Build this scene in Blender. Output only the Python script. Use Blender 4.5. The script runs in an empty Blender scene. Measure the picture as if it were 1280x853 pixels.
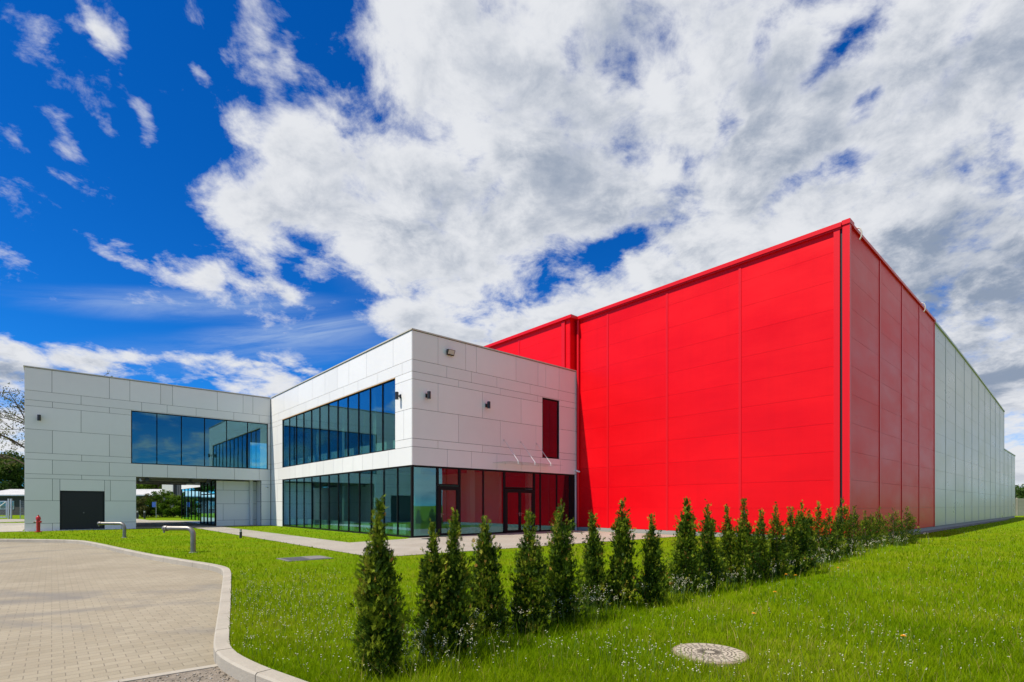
import bpy, math, random
import numpy as np
from mathutils import Vector, Matrix
from mathutils.geometry import tessellate_polygon
R = math.radians
random.seed(7)
rng = np.random.default_rng(11)
sc = bpy.context.scene
COL = sc.collection

# ---------------------------------------------------------------- camera
cam = bpy.data.cameras.new('camera')
cam.sensor_width = 36.0
cam.lens = 36.0 * 648 / 1280
cam.shift_y = 205.5 / 1280
cam.clip_start = 0.05
cam.clip_end = 6000
camo = bpy.data.objects.new('camera', cam)
camo.location = (0, 0, 1.5)
camo.rotation_euler = (R(90), 0, 0)
COL.objects.link(camo)
sc.camera = camo

# ---------------------------------------------------------------- light and exposure
TRAVEL = Vector((.577, .3285, -1.0)).normalized()     # direction in which sunlight travels
SUN_EL = math.asin(-TRAVEL.z)
SUN_AZ = math.atan2(-TRAVEL.x, -TRAVEL.y)             # clockwise from +Y
sun = bpy.data.lights.new('sun', 'SUN')
sun.energy = 4.7
sun.angle = R(0.53)
sun.color = (1.0, .93, .82)
suno = bpy.data.objects.new('sun', sun)
suno.rotation_euler = TRAVEL.to_track_quat('-Z', 'Y').to_euler()
suno.location = (-20, -10, 40)
COL.objects.link(suno)

sc.view_settings.view_transform = 'Standard'
sc.view_settings.look = 'None'
sc.view_settings.gamma = 1.0
sc.view_settings.use_curve_mapping = False
sc.view_settings.exposure = 0.34
sc.cycles.max_bounces = 10
sc.cycles.transparent_max_bounces = 24
sc.cycles.glossy_bounces = 6
sc.cycles.transmission_bounces = 8

SKY_STRENGTH = 0.1
world = bpy.data.worlds.new('World')
sc.world = world
world.use_nodes = True


class NT:
    """small helper round a node tree"""
    def __init__(s, tree):
        s.t = tree
        s.n = tree.nodes
        s.l = tree.links

    def node(s, typ, **kw):
        n = s.n.new(typ)
        for k, v in kw.items():
            setattr(n, k, v)
        return n

    def put(s, sock, v):
        if isinstance(v, bpy.types.NodeSocket):
            s.l.new(v, sock)
        elif v is not None:
            if sock.type == 'RGBA' and len(v) == 3:
                v = (*v, 1)
            sock.default_value = v

    def math(s, op, a, b=None, c=None, clamp=False):
        n = s.node('ShaderNodeMath', operation=op, use_clamp=clamp)
        s.put(n.inputs[0], a)
        if b is not None: s.put(n.inputs[1], b)
        if c is not None: s.put(n.inputs[2], c)
        return n.outputs[0]

    def vmath(s, op, a, b=None):
        n = s.node('ShaderNodeVectorMath', operation=op)
        s.put(n.inputs[0], a)
        if b is not None: s.put(n.inputs[1], b)
        return n.outputs['Value'] if op in ('LENGTH', 'DOT_PRODUCT') else n.outputs[0]

    def noise(s, vec, scale, detail=4, rough=.5, dist=0.0, typ=None):
        n = s.node('ShaderNodeTexNoise')
        s.put(n.inputs['Vector'], vec)
        n.inputs['Scale'].default_value = scale
        n.inputs['Detail'].default_value = detail
        n.inputs['Roughness'].default_value = rough
        n.inputs['Distortion'].default_value = dist
        return n.outputs['Fac'], n.outputs['Color']

    def ramp(s, v, lo, hi, a=0.0, b=1.0, smooth=True):
        n = s.node('ShaderNodeMapRange')
        n.interpolation_type = 'SMOOTHSTEP' if smooth else 'LINEAR'
        s.put(n.inputs['Value'], v)
        n.inputs['From Min'].default_value = lo
        n.inputs['From Max'].default_value = hi
        n.inputs['To Min'].default_value = a
        n.inputs['To Max'].default_value = b
        return n.outputs['Result']

    def mix(s, f, a, b, blend='MIX'):
        n = s.node('ShaderNodeMix', data_type='RGBA', blend_type=blend)
        s.put(n.inputs[0], f)
        s.put(n.inputs[6], a)
        s.put(n.inputs[7], b)
        return n.outputs[2]


# ---------------------------------------------------------------- sky
def azel(px, py):
    az = math.atan((px - 640) / 648)
    return az, math.atan((632 - py) / 648 * math.cos(az))


def build_sky():
    w = NT(world.node_tree)
    w.n.clear()
    out = w.node('ShaderNodeOutputWorld')
    bg = w.node('ShaderNodeBackground')
    bg.inputs['Strength'].default_value = SKY_STRENGTH
    w.l.new(bg.outputs[0], out.inputs[0])
    sky = w.node('ShaderNodeTexSky', sky_type='NISHITA')
    sky.sun_disc = False
    sky.sun_elevation = SUN_EL
    sky.sun_rotation = SUN_AZ
    sky.altitude = 1200
    sky.air_density = 1.0
    sky.dust_density = 0.15
    sky.ozone_density = 4.0
    hs = w.node('ShaderNodeHueSaturation')
    hs.inputs['Hue'].default_value = .494
    hs.inputs['Saturation'].default_value = 1.35
    hs.inputs['Value'].default_value = 1.7
    w.l.new(sky.outputs[0], hs.inputs['Color'])
    blue = w.mix(1.0, hs.outputs[0], (.12, .42, .68), 'MULTIPLY')
    tc = w.node('ShaderNodeTexCoord')
    d = w.vmath('NORMALIZE', tc.outputs['Generated'])
    sep = w.node('ShaderNodeSeparateXYZ')
    w.l.new(d, sep.inputs[0])
    az = w.math('ARCTAN2', sep.outputs[0], sep.outputs[1])
    el = w.math('ARCSINE', sep.outputs[2])
    comb = w.node('ShaderNodeCombineXYZ')
    w.l.new(az, comb.inputs[0]); w.l.new(el, comb.inputs[1]); comb.inputs[2].default_value = 1.0
    ae = comb.outputs[0]
    # a flat layer of cloud seen in perspective
    zz = w.math('ADD', w.math('MAXIMUM', sep.outputs[2], 0.0), 0.30)
    pl = w.node('ShaderNodeCombineXYZ')
    w.l.new(w.math('DIVIDE', sep.outputs[0], zz), pl.inputs[0])
    w.l.new(w.math('DIVIDE', sep.outputs[1], zz), pl.inputs[1])
    P = pl.outputs[0]
    # wobble the layout so that no bank keeps a plain oval outline
    _, wc = w.noise(P, 3.2, 6, .6)
    wob = w.vmath('MULTIPLY', w.vmath('SUBTRACT', wc, (.5, .5, .5)), (.15, .15, 0))
    aew = w.vmath('ADD', ae, wob)

    def blobs(rows, src, soft=1.9):
        """sum of soft elliptical banks; each lies at its own azimuth and elevation.  src = (az, el, 1)"""
        tot = None
        for (px, py, rx, ry, ang, amp) in rows:
            a, e = azel(px, py)
            k = math.cos(a)
            sx, sy = rx / 648 * k * k, ry / 648 * k
            c, s_ = math.cos(R(ang)), math.sin(R(ang))
            ax = (c / sx, s_ / sx, -(c * a + s_ * e) / sx)
            ay = (-s_ / sy, c / sy, (s_ * a - c * e) / sy)
            u = w.vmath('DOT_PRODUCT', src, ax)
            v = w.vmath('DOT_PRODUCT', src, ay)
            r2 = w.math('MULTIPLY_ADD', u, u, w.math('MULTIPLY', v, v))
            t = w.math('MULTIPLY_ADD', r2, -1 / soft, 1.0, clamp=True)
            t = w.math('MULTIPLY', t, t)
            tot = w.math('MULTIPLY_ADD', t, amp * 1.15, tot if tot is not None else 0.0)
        return tot
    big = [(610, 190, 270, 190, 0, 1.0), (430, 230, 130, 105, 10, .9), (800, 70, 340, 170, 0, 1.0), (900, 190, 340, 210, 10, .9), (1180, 190, 320, 270, 0, .95),
           (570, 320, 170, 105, -25, .8), (560, 395, 100, 44, -10, .6), (690, 400, 180, 50, 0, .7), (860, 330, 240, 90, 15, .8), (1220, 330, 220, 190, 0, 1.1), (1260, 540, 190, 110, 0, 1.0), (560, 30, 110, 70, 0, .5),
           (285, 250, 58, 50, -40, .45), (330, 290, 44, 44, 0, .3), (500, 20, 60, 50, 20, .3),
           (40, 455, 160, 42, -4, 1.0), (190, 466, 90, 18, 0, .7), (330, 482, 66, 22, 0, .95), (5, 540, 90, 60, 0, .9),
           (140, 325, 66, 18, -26, .62), (205, 350, 50, 12, -8, .5), (262, 356, 32, 22, 0, .75), (345, 346, 44, 20, -35, .55), (366, 368, 20, 22, 0, .4),
           (112, 12, 50, 30, -20, .75), (235, 8, 50, 24, -10, .55), (335, 20, 42, 32, -10, .5), (296, 70, 30, 16, 0, .3), (340, 95, 22, 13, 0, .3), (302, 142, 28, 20, 10, .5),
           (72, 148, 26, 30, 30, .62), (120, 135, 20, 11, 0, .45), (176, 137, 16, 22, 30, .55), (125, 55, 36, 12, -35, .5), (258, 92, 24, 10, -15, .46), (370, 72, 16, 20, 0, .42)]
    gaps = [(1040, 213, 60, 20, 8, -1.25), (980, 175, 40, 20, 30, -.75), (1082, 125, 24, 17, 45, -1.1), (912, 135, 15, 26, -25, -1.0), (735, 325, 60, 20, 25, -.95), (665, 345, 44, 26, 30, -.9),
            (605, 395, 66, 22, 10, -.8), (1035, 50, 40, 15, 30, -1.0), (1085, 20, 40, 15, 25, -1.0), (1205, 10, 38, 15, 28, -1.05), (962, 45, 28, 15, 40, -.8),
            (322, 110, 50, 30, 0, -.3), (270, 180, 60, 34, 0, -.45), (1150, 120, 46, 14, 30, -.5), (1010, 100, 30, 12, 40, -.45), (770, 310, 50, 16, 28, -.5), (720, 40, 18, 24, 0, -.5), (866, 195, 13, 26, 0, -.45), (470, 95, 30, 22, 30, -.55), (420, 70, 60, 80, 20, -1.0), (390, 120, 40, 30, 40, -.35), (225, 90, 60, 50, 0, -.4), (420, 340, 60, 36, -30, -.9), (215, 270, 60, 50, 0, -.5), (170, 400, 120, 24, 0, -.5), (330, 400, 120, 40, 0, -.4), (820, 300, 40, 14, 25, -.35), (930, 280, 70, 12, 20, -.3)]
    cover = w.math('ADD', w.math('MINIMUM', blobs(big, aew), 1.3), w.math('MULTIPLY', blobs(gaps, aew, 3.0), .72))
    # a broad grey-white deck to the right, broken fair-weather cloud behind the viewer
    right = w.math('MULTIPLY', w.ramp(az, .78, .98), w.ramp(az, 1.75, 2.1, 1.0, 0.0))
    back = w.math('MULTIPLY', w.ramp(w.math('ABSOLUTE', az), 1.2, 1.5), w.ramp(w.noise(P, .9, 3)[0], .46, .62))
    cover = w.math('ADD', cover, w.math('ADD', w.math('MULTIPLY', back, .8), w.math('MULTIPLY', right, 1.15)))

    def fbm(vec):
        a, _ = w.noise(vec, 2.6, 9, .60, .35)
        b, _ = w.noise(vec, 8.0, 7, .66, .3)
        return w.math('ADD', w.math('MULTIPLY', w.math('SUBTRACT', a, .5), 1.9), w.math('MULTIPLY', w.math('SUBTRACT', b, .5), 1.25))
    n0 = fbm(P)
    # toward the sun the cloud thins: that side is bright, the far side grey
    sd = Vector((-TRAVEL.x, -TRAVEL.y, 0)).normalized() * .07
    n1 = fbm(w.vmath('ADD', P, (sd.x, sd.y, 0)))
    dens = w.math('ADD', cover, w.math('MULTIPLY', n0, 2.3))
    alpha = w.ramp(dens, .10, 1.20)
    alpha = w.math('POWER', alpha, .80)
    alpha = w.math('MULTIPLY', alpha, w.ramp(el, -.01, .03))
    # high thin streaks
    st = w.node('ShaderNodeMapping', vector_type='TEXTURE')
    w.l.new(ae, st.inputs['Vector'])
    st.inputs['Rotation'].default_value = (0, 0, R(12))
    st.inputs['Scale'].default_value = (.32, .035, 1)
    sn, _ = w.noise(st.outputs[0], 1.0, 8, .65, .8)
    streak = blobs([(250, 383, 190, 17, 9, .6), (390, 412, 130, 17, 12, .7), (330, 440, 200, 24, 10, .3), (470, 300, 60, 60, 0, .2)], ae)
    streak = w.math('MULTIPLY', streak, w.ramp(sn, .25, .7))
    light = w.math('SUBTRACT', n0, n1)
    bn, _ = w.noise(P, 1.3, 5, .55, .2)
    dark = blobs([(650, 235, 230, 60, 10, .16), (1000, 130, 330, 110, 15, .30), (1225, 320, 260, 80, 10, 1.0), (1110, 290, 130, 60, 10, .40), (1190, 390, 170, 60, 5, .5), (560, 250, 120, 50, 20, .10),
                  (760, 50, 160, 80, 30, .25), (1240, 130, 160, 80, 0, .2), (850, 290, 160, 50, 15, .2), (30, 475, 150, 24, 0, .8), (1200, 250, 160, 40, 0, .35), (1240, 470, 120, 40, 0, .6)], aew)
    shade = w.math('ADD', w.math('MULTIPLY', dark, w.ramp(w.math('ADD', bn, w.math('MULTIPLY', n1, .35)), .3, .66, .5, 1.3)), w.math('MULTIPLY', light, -.8))
    shade = w.math('ADD', shade, w.math('MULTIPLY', w.ramp(dens, .7, 1.6), w.ramp(w.math('ADD', bn, w.math('MULTIPLY', n1, .30)), .34, .64, .05, .50)))
    shade = w.ramp(shade, -.04, 1.22, 0.0, .97)
    K = 1 / SKY_STRENGTH
    white = tuple(K * c for c in (.62, .635, .665))
    grey = tuple(K * c for c in (.20, .25, .34))
    cl = w.mix(shade, white, grey)
    a = w.mix(w.math('MULTIPLY', streak, .8, clamp=True), blue, tuple(K * c for c in (.40, .50, .64)))
    fin = w.mix(alpha, a, cl)
    w.l.new(fin, bg.inputs['Color'])


build_sky()

# ---------------------------------------------------------------- materials
MATS = {}


def mat(name, col=(.5, .5, .5), rough=.6, metal=0.0, spec=.5, var=0.0, vscale=3.0, bump=0.0, bscale=40.0, coat=0.0, island=0.0):
    m = bpy.data.materials.new(name)
    m.use_nodes = True
    t = NT(m.node_tree)
    p = t.n['Principled BSDF']
    p.inputs['Base Color'].default_value = (*col, 1)
    p.inputs['Roughness'].default_value = rough
    p.inputs['Metallic'].default_value = metal
    p.inputs['Specular IOR Level'].default_value = spec
    if coat:
        p.inputs['Coat Weight'].default_value = coat
        p.inputs['Coat Roughness'].default_value = .08
    tc = t.node('ShaderNodeTexCoord')
    if var:
        f, _ = t.noise(tc.outputs['Object'], vscale, 6, .6)
        f2, _ = t.noise(tc.outputs['Object'], vscale * 9, 4, .6)
        f = t.math('ADD', t.math('MULTIPLY', f, .7), t.math('MULTIPLY', f2, .3))
        k = t.ramp(f, .3, .7, 1 - var, 1 + var, False)
        if island:
            ge = t.node('ShaderNodeNewGeometry')
            k = t.math('MULTIPLY', k, t.ramp(ge.outputs['Random Per Island'], 0, 1, 1 - island, 1 + island, False))
        sc_ = t.node('ShaderNodeVectorMath', operation='SCALE')
        sc_.inputs[0].default_value = col
        t.l.new(k, sc_.inputs['Scale'])
        t.l.new(sc_.outputs[0], p.inputs['Base Color'])
    if bump:
        b, _ = t.noise(tc.outputs['Object'], bscale, 5, .6)
        bn = t.node('ShaderNodeBump')
        bn.inputs['Strength'].default_value = bump
        bn.inputs['Distance'].default_value = .02
        t.l.new(b, bn.inputs['Height'])
        t.l.new(bn.outputs[0], p.inputs['Normal'])
    MATS[name] = m
    return m


M_white = mat('white_cladding', (.735, .725, .695), .42, var=.035, vscale=.3, island=.03)
M_joint = mat('joint_backing', (.05, .05, .05), .8)
M_coping = mat('coping_metal', (.50, .47, .40), .4, var=.04)
M_dark = mat('dark_frame', (.009, .0095, .010), .6, spec=.12)
M_black = mat('black_door_paint', (.006, .006, .007), .5)
M_soffit = mat('soffit_board', (.34, .33, .31), .7, var=.05)
M_roof = mat('roof_membrane', (.25, .25, .25), .8, var=.1)
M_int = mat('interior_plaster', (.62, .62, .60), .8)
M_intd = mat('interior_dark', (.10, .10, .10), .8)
M_floor = mat('interior_floor', (.30, .29, .27), .3)
M_rad = mat('convector_enamel', (.8, .8, .78), .4)
M_concrete = mat('concrete', (.34, .33, .30), .85, var=.12, vscale=2, bump=.25)
M_plinth = mat('plinth_concrete', (.30, .29, .27), .85, var=.10, vscale=1.2, bump=.15)
M_steel = mat('stainless_steel', (.24, .225, .20), .45, metal=.8, var=.25, vscale=5)
M_galv = mat('galvanised_steel', (.5, .52, .53), .45, metal=.7, var=.1, vscale=4)
M_hyd = mat('hydrant_red_paint', (.42, .012, .010), .35, var=.15, vscale=9)
M_lamp = mat('lamp_black', (.02, .02, .02), .4)
M_lens = mat('lamp_lens', (.5, .52, .5), .1)
M_rod = mat('satin_rod', (.62, .62, .60), .4, metal=.3)
M_whiteplastic = mat('white_plastic', (.75, .75, .72), .4)
M_shedroof = mat('shed_roof_sheet', (.55, .55, .53), .6, var=.2, vscale=.8)
M_shedwall = mat('shed_wall_board', (.05, .05, .048), .8, var=.2, vscale=.6)
M_greyclad = mat('grey_ribbed_cladding', (.085, .09, .10), .5, var=.06)
M_beige = mat('beige_precast_wall', (.42, .37, .28), .85, var=.12, vscale=.7, bump=.3, bscale=8)
M_bluesign = mat('blue_sign_face', (.03, .10, .38), .4)
M_bark = mat('bark', (.085, .06, .035), .9, var=.3, vscale=6, bump=.6, bscale=18)
M_footstrip = mat('wall_foot_strip_dark', (.12, .12, .115), .9, var=.5, vscale=14, bump=.8, bscale=30)
M_yellow = mat('dandelion_petal', (.80, .42, .01), .6)
M_stem = mat('stem_green', (.10, .20, .03), .7)


def mat_panel(name, col, rough, spec=.5, ripple=.0):
    """flat coated sheet: slight waviness in the gloss, faint dust"""
    m = mat(name, col, rough, spec=spec)
    t = NT(m.node_tree)
    p = t.n['Principled BSDF']
    tc = t.node('ShaderNodeTexCoord')
    mp = t.node('ShaderNodeMapping')
    t.l.new(tc.outputs['Object'], mp.inputs[0])
    mp.inputs['Scale'].default_value = (.5, .5, 1.4)
    f, _ = t.noise(mp.outputs[0], .5, 5, .6)
    ge = t.node('ShaderNodeNewGeometry')
    k = t.math('MULTIPLY', t.ramp(f, .3, .7, .92, 1.05, False), t.ramp(ge.outputs['Random Per Island'], 0, 1, .97, 1.03, False))
    # faint rain streaks down the sheets
    ms = t.node('ShaderNodeMapping')
    t.l.new(tc.outputs['Object'], ms.inputs[0])
    ms.inputs['Scale'].default_value = (3.2, 3.2, .10)
    sf, _ = t.noise(ms.outputs[0], 1.0, 5, .6)
    k = t.math('MULTIPLY', k, t.ramp(sf, .42, .78, 1.005, .965))
    s = t.node('ShaderNodeVectorMath', operation='SCALE')
    s.inputs[0].default_value = col
    t.l.new(k, s.inputs['Scale'])
    t.l.new(s.outputs[0], p.inputs['Base Color'])
    # micro-lined sheet
    mp2 = t.node('ShaderNodeMapping')
    t.l.new(tc.outputs['Object'], mp2.inputs[0])
    mp2.inputs['Scale'].default_value = (.6, .6, 9)
    g, _ = t.noise(mp2.outputs[0], 1.0, 3, .5)
    b = t.node('ShaderNodeBump')
    b.inputs['Strength'].default_value = ripple
    b.inputs['Distance'].default_value = .02
    t.l.new(g, b.inputs['Height'])
    t.l.new(b.outputs[0], p.inputs['Normal'])
    r = t.ramp(f, .3, .7, rough * .85, rough * 1.2, False)
    t.l.new(r, p.inputs['Roughness'])
    return m


M_red = mat_panel('red_coated_sheet', (.74, .0018, .0065), .38, .18, .04)
M_redtrim = mat('red_flashing', (.66, .003, .008), .38, spec=.3)
M_grey = mat_panel('silver_grey_coated_sheet', (.51, .468, .435), .30, .5, .04)
M_greytrim = mat('grey_flashing', (.40, .41, .40), .35)


def mat_glass(name, tint, refl, base, k=1.0):
    m = bpy.data.materials.new(name)
    m.use_nodes = True
    t = NT(m.node_tree)
    t.n.clear()
    out = t.node('ShaderNodeOutputMaterial')
    tr = t.node('ShaderNodeBsdfTransparent')
    tr.inputs[0].default_value = (*tint, 1)
    gl = t.node('ShaderNodeBsdfGlossy')
    gl.inputs['Color'].default_value = (*refl, 1)
    gl.inputs['Roughness'].default_value = 0.0
    tc = t.node('ShaderNodeTexCoord')
    n, _ = t.noise(tc.outputs['Object'], .9, 2, .5)
    b = t.node('ShaderNodeBump')
    b.inputs['Strength'].default_value = .02
    b.inputs['Distance'].default_value = .05
    t.l.new(n, b.inputs['Height'])
    t.l.new(b.outputs[0], gl.inputs['Normal'])
    # Schlick reflectance, the same on both faces of the pane
    ge = t.node('ShaderNodeNewGeometry')
    cs = t.math('ABSOLUTE', t.vmath('DOT_PRODUCT', ge.outputs['Normal'], ge.outputs['Incoming']))
    fr = t.math('POWER', t.math('SUBTRACT', 1.0, cs, clamp=True), 5.0)
    f = t.math('ADD', t.math('MULTIPLY', fr, k * .9), base, clamp=True)
    mx = t.node('ShaderNodeMixShader')
    t.l.new(f, mx.inputs[0])
    t.l.new(tr.outputs[0], mx.inputs[1])
    t.l.new(gl.outputs[0], mx.inputs[2])
    t.l.new(mx.outputs[0], out.inputs[0])
    return m


M_glass = mat_glass('solar_control_glass', (.60, .78, .73), (.44, .80, .95), .17, 3.0)
M_canopyglass = mat_glass('clear_canopy_glass', (.88, .92, .90), (.9, .95, .95), .02)


def mat_foliage(name, cols, trans=.35, rough=.55):
    """cols: list of (pos, rgb) along the per-leaf tint attribute"""
    m = bpy.data.materials.new(name)
    m.use_nodes = True
    t = NT(m.node_tree)
    t.n.clear()
    out = t.node('ShaderNodeOutputMaterial')
    at = t.node('ShaderNodeAttribute', attribute_name='tint')
    cr = t.node('ShaderNodeValToRGB')
    e = cr.color_ramp.elements
    while len(e) < len(cols): e.new(.5)
    for i, (p, c) in enumerate(cols):
        e[i].position = p
        e[i].color = (*c, 1)
    t.l.new(at.outputs['Fac'], cr.inputs[0])
    pr = t.node('ShaderNodeBsdfPrincipled')
    pr.inputs['Roughness'].default_value = rough
    pr.inputs['Specular IOR Level'].default_value = .12 if rough < .8 else .03
    t.l.new(cr.outputs[0], pr.inputs['Base Color'])
    tl = t.node('ShaderNodeBsdfTranslucent')
    t.l.new(cr.outputs[0], tl.inputs[0])
    mx = t.node('ShaderNodeMixShader')
    mx.inputs[0].default_value = trans
    t.l.new(pr.outputs[0], mx.inputs[1])
    t.l.new(tl.outputs[0], mx.inputs[2])
    t.l.new(mx.outputs[0], out.inputs[0])
    return m


M_thuja = mat_foliage('thuja_foliage', [(0, (.022, .048, .005)), (.30, (.055, .11, .007)), (.52, (.16, .22, .010)), (.80, (.25, .31, .018)), (.93, (.36, .34, .04)), (1, (.40, .20, .045))], .22)
M_grass = mat_foliage('grass_blades', [(0, (.095, .20, .002)), (.5, (.205, .31, .002)), (.85, (.32, .40, .008)), (1, (.42, .34, .10))], .42, .9)
M_weed = mat_foliage('weed_stems', [(0, (.06, .13, .02)), (.7, (.14, .22, .05)), (1, (.26, .26, .10))], .3)
M_flower = mat_foliage('white_petals', [(0, (.72, .68, .48)), (1, (.88, .84, .66))], .2, .9)
M_leafdark = mat_foliage('dark_leaves', [(0, (.018, .045, .008)), (.6, (.05, .10, .014)), (1, (.10, .16, .02))], .3)
M_leaflight = mat_foliage('fresh_leaves', [(0, (.06, .13, .010)), (.6, (.14, .24, .014)), (1, (.24, .32, .03))], .45)
M_leafolive = mat_foliage('young_olive_leaves', [(0, (.06, .07, .015)), (.6, (.13, .14, .03)), (1, (.22, .20, .06))], .35)

# ---------------------------------------------------------------- helpers: geometry
def tag(o, label=None, cat=None, group=None, kind=None):
    if label: o['label'] = label
    if cat: o['category'] = cat
    if group: o['group'] = group
    if kind: o['kind'] = kind
    return o


def empty(name, loc=(0, 0, 0), rz=0.0, **kw):
    o = bpy.data.objects.new(name, None)
    o.empty_display_size = .3
    o.location = loc
    o.rotation_euler = (0, 0, rz)
    COL.objects.link(o)
    return tag(o, **kw)


def link(name, me, m, parent=None, smooth=False):
    if m: me.materials.append(m)
    o = bpy.data.objects.new(name, me)
    COL.objects.link(o)
    if parent: o.parent = parent
    if smooth:
        me.polygons.foreach_set('use_smooth', [True] * len(me.polygons))
    return o


class MB:
    def __init__(s):
        s.v = []
        s.f = []

    def poly(s, pts):
        b = len(s.v)
        s.v += [tuple(p) for p in pts]
        s.f.append(tuple(range(b, b + len(pts))))

    def hexa(s, p):
        """8 corners: bottom ring 0-3, top ring 4-7"""
        b = len(s.v)
        s.v += [tuple(q) for q in p]
        for f in ((3, 2, 1, 0), (4, 5, 6, 7), (0, 1, 5, 4), (1, 2, 6, 5), (2, 3, 7, 6), (3, 0, 4, 7)):
            s.f.append(tuple(b + i for i in f))

    def box(s, x0, x1, y0, y1, z0, z1):
        s.hexa([(x0, y0, z0), (x1, y0, z0), (x1, y1, z0), (x0, y1, z0), (x0, y0, z1), (x1, y0, z1), (x1, y1, z1), (x0, y1, z1)])

    def prism(s, pts, z0, z1):
        n = len(pts)
        b = len(s.v)
        s.v += [(p[0], p[1], z0) for p in pts] + [(p[0], p[1], z1) for p in pts]
        s.f.append(tuple(b + n + i for i in range(n)))
        s.f.append(tuple(b + i for i in reversed(range(n))))
        for i in range(n):
            j = (i + 1) % n
            s.f.append((b + i, b + j, b + n + j, b + n + i))

    def tube(s, pts, rad, n=10, cap=True):
        pts = [Vector(p) for p in pts]
        rads = rad if isinstance(rad, (list, tuple)) else [rad] * len(pts)
        b = len(s.v)
        up = None
        for i, p in enumerate(pts):
            d = (pts[min(i + 1, len(pts) - 1)] - pts[max(i - 1, 0)]).normalized()
            if up is None:
                up = Vector((0, 0, 1)) if abs(d.z) < .9 else Vector((1, 0, 0))
            a = d.cross(up)
            a = a.normalized() if a.length > 1e-6 else d.orthogonal().normalized()
            c = a.cross(d).normalized()
            up = c
            for k in range(n):
                t = 2 * math.pi * k / n
                q = p + (a * math.cos(t) + c * math.sin(t)) * rads[i]
                s.v.append(tuple(q))
        for i in range(len(pts) - 1):
            for k in range(n):
                k2 = (k + 1) % n
                s.f.append((b + i * n + k, b + i * n + k2, b + (i + 1) * n + k2, b + (i + 1) * n + k))
        if cap:
            s.f.append(tuple(b + k for k in reversed(range(n))))
            e = b + (len(pts) - 1) * n
            s.f.append(tuple(e + k for k in range(n)))

    def build(s, name, m, parent=None, smooth=False):
        me = bpy.data.meshes.new(name)
        me.from_pydata(s.v, [], s.f)
        me.update()
        o = link(name, me, m, parent)
        if smooth:
            me.polygons.foreach_set('use_smooth', [True] * len(me.polygons))
            try:
                me.set_sharp_from_angle(angle=R(40))
            except Exception:
                pass
        return o


def np_mesh(name, V, F, m, parent=None, tint=None, smooth=False):
    """V (n,3), F (k,s) with s corners each; tint one value per face"""
    me = bpy.data.meshes.new(name)
    V = np.ascontiguousarray(V, dtype=np.float32)
    F = np.ascontiguousarray(F, dtype=np.int32)
    k, s = F.shape
    me.vertices.add(len(V))
    me.vertices.foreach_set('co', V.ravel())
    me.loops.add(k * s)
    me.loops.foreach_set('vertex_index', F.ravel())
    me.polygons.add(k)
    me.polygons.foreach_set('loop_start', np.arange(0, k * s, s, dtype=np.int32))
    me.polygons.foreach_set('loop_total', np.full(k, s, dtype=np.int32))
    if tint is not None:
        a = me.attributes.new('tint', 'FLOAT', 'FACE')
        a.data.foreach_set('value', np.ascontiguousarray(tint, dtype=np.float32))
    me.update(calc_edges=True)
    return link(name, me, m, parent, smooth)


# building frame: local x runs along the shaded front of the white block, local y along its sunlit side
C0 = Vector((-4.57, 23.7, 0))
TH = math.atan2(.6639, .7479)
CT, ST = math.cos(TH), math.sin(TH)


def W(x, y, z=0.0):
    return Vector((C0.x + x * CT - y * ST, C0.y + x * ST + y * CT, z))


def to_local(X, Y):
    dx, dy = X - C0.x, Y - C0.y
    return dx * CT + dy * ST, -dx * ST + dy * CT


# ---------------------------------------------------------------- setting: lawn, yard, paths
KERB = [(-90, 27.0), (-40, 24.4), (-22.7, 22.98), (-20.6, 22.75), (-18.9, 22.35), (-17.6, 21.6), (-11.5, 16.2), (-9.0, 14.23), (-7.65, 13.22), (-6.99, 12.62), (-6.62, 12.15), (-6.32, 11.65), (-6.05, 11.17), (-5.5, 10.15),
        (-4.88, 9.0), (-4.09, 7.53), (-3.58, 6.57), (-3.22, 5.9), (-3.0, 5.5), (-2.79, 5.23), (-2.55, 5.0), (-2.27, 4.76), (-1.96, 4.53), (-.9, 3.75), (.3, 2.85), (1.6, 1.9), (3.0, .9), (6, -1.2), (20, -11)]


def smooth_path(p, it=2):
    for _ in range(it):
        q = [p[0]]
        for a, b in zip(p[:-1], p[1:]):
            q += [(a[0] * .75 + b[0] * .25, a[1] * .75 + b[1] * .25), (a[0] * .25 + b[0] * .75, a[1] * .25 + b[1] * .75)]
        p = q + [p[-1]]
    return p


KP = smooth_path(KERB, 2)


def offset(path, d):
    out = []
    for i in range(len(path)):
        a = Vector(path[max(i - 1, 0)]); b = Vector(path[min(i + 1, len(path) - 1)])
        t = (b - a).normalized()
        out.append((path[i][0] + t.y * d, path[i][1] - t.x * d))
    return out


KIN = offset(KP, .15)        # yard side of the kerb


def flat_mesh(name, pts, z, m, kind='structure'):
    tris = tessellate_polygon([[Vector((p[0], p[1], 0)) for p in pts]])
    me = bpy.data.meshes.new(name)
    fs = []
    for t in tris:
        a, b, c = [Vector((pts[i][0], pts[i][1])) for i in t]
        fs.append(tuple(t) if (b - a).cross(c - a) > 0 else tuple(reversed(t)))
    me.from_pydata([(p[0], p[1], z) for p in pts], [], fs)
    me.update()
    o = link(name, me, m)
    o['kind'] = kind
    return o


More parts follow.
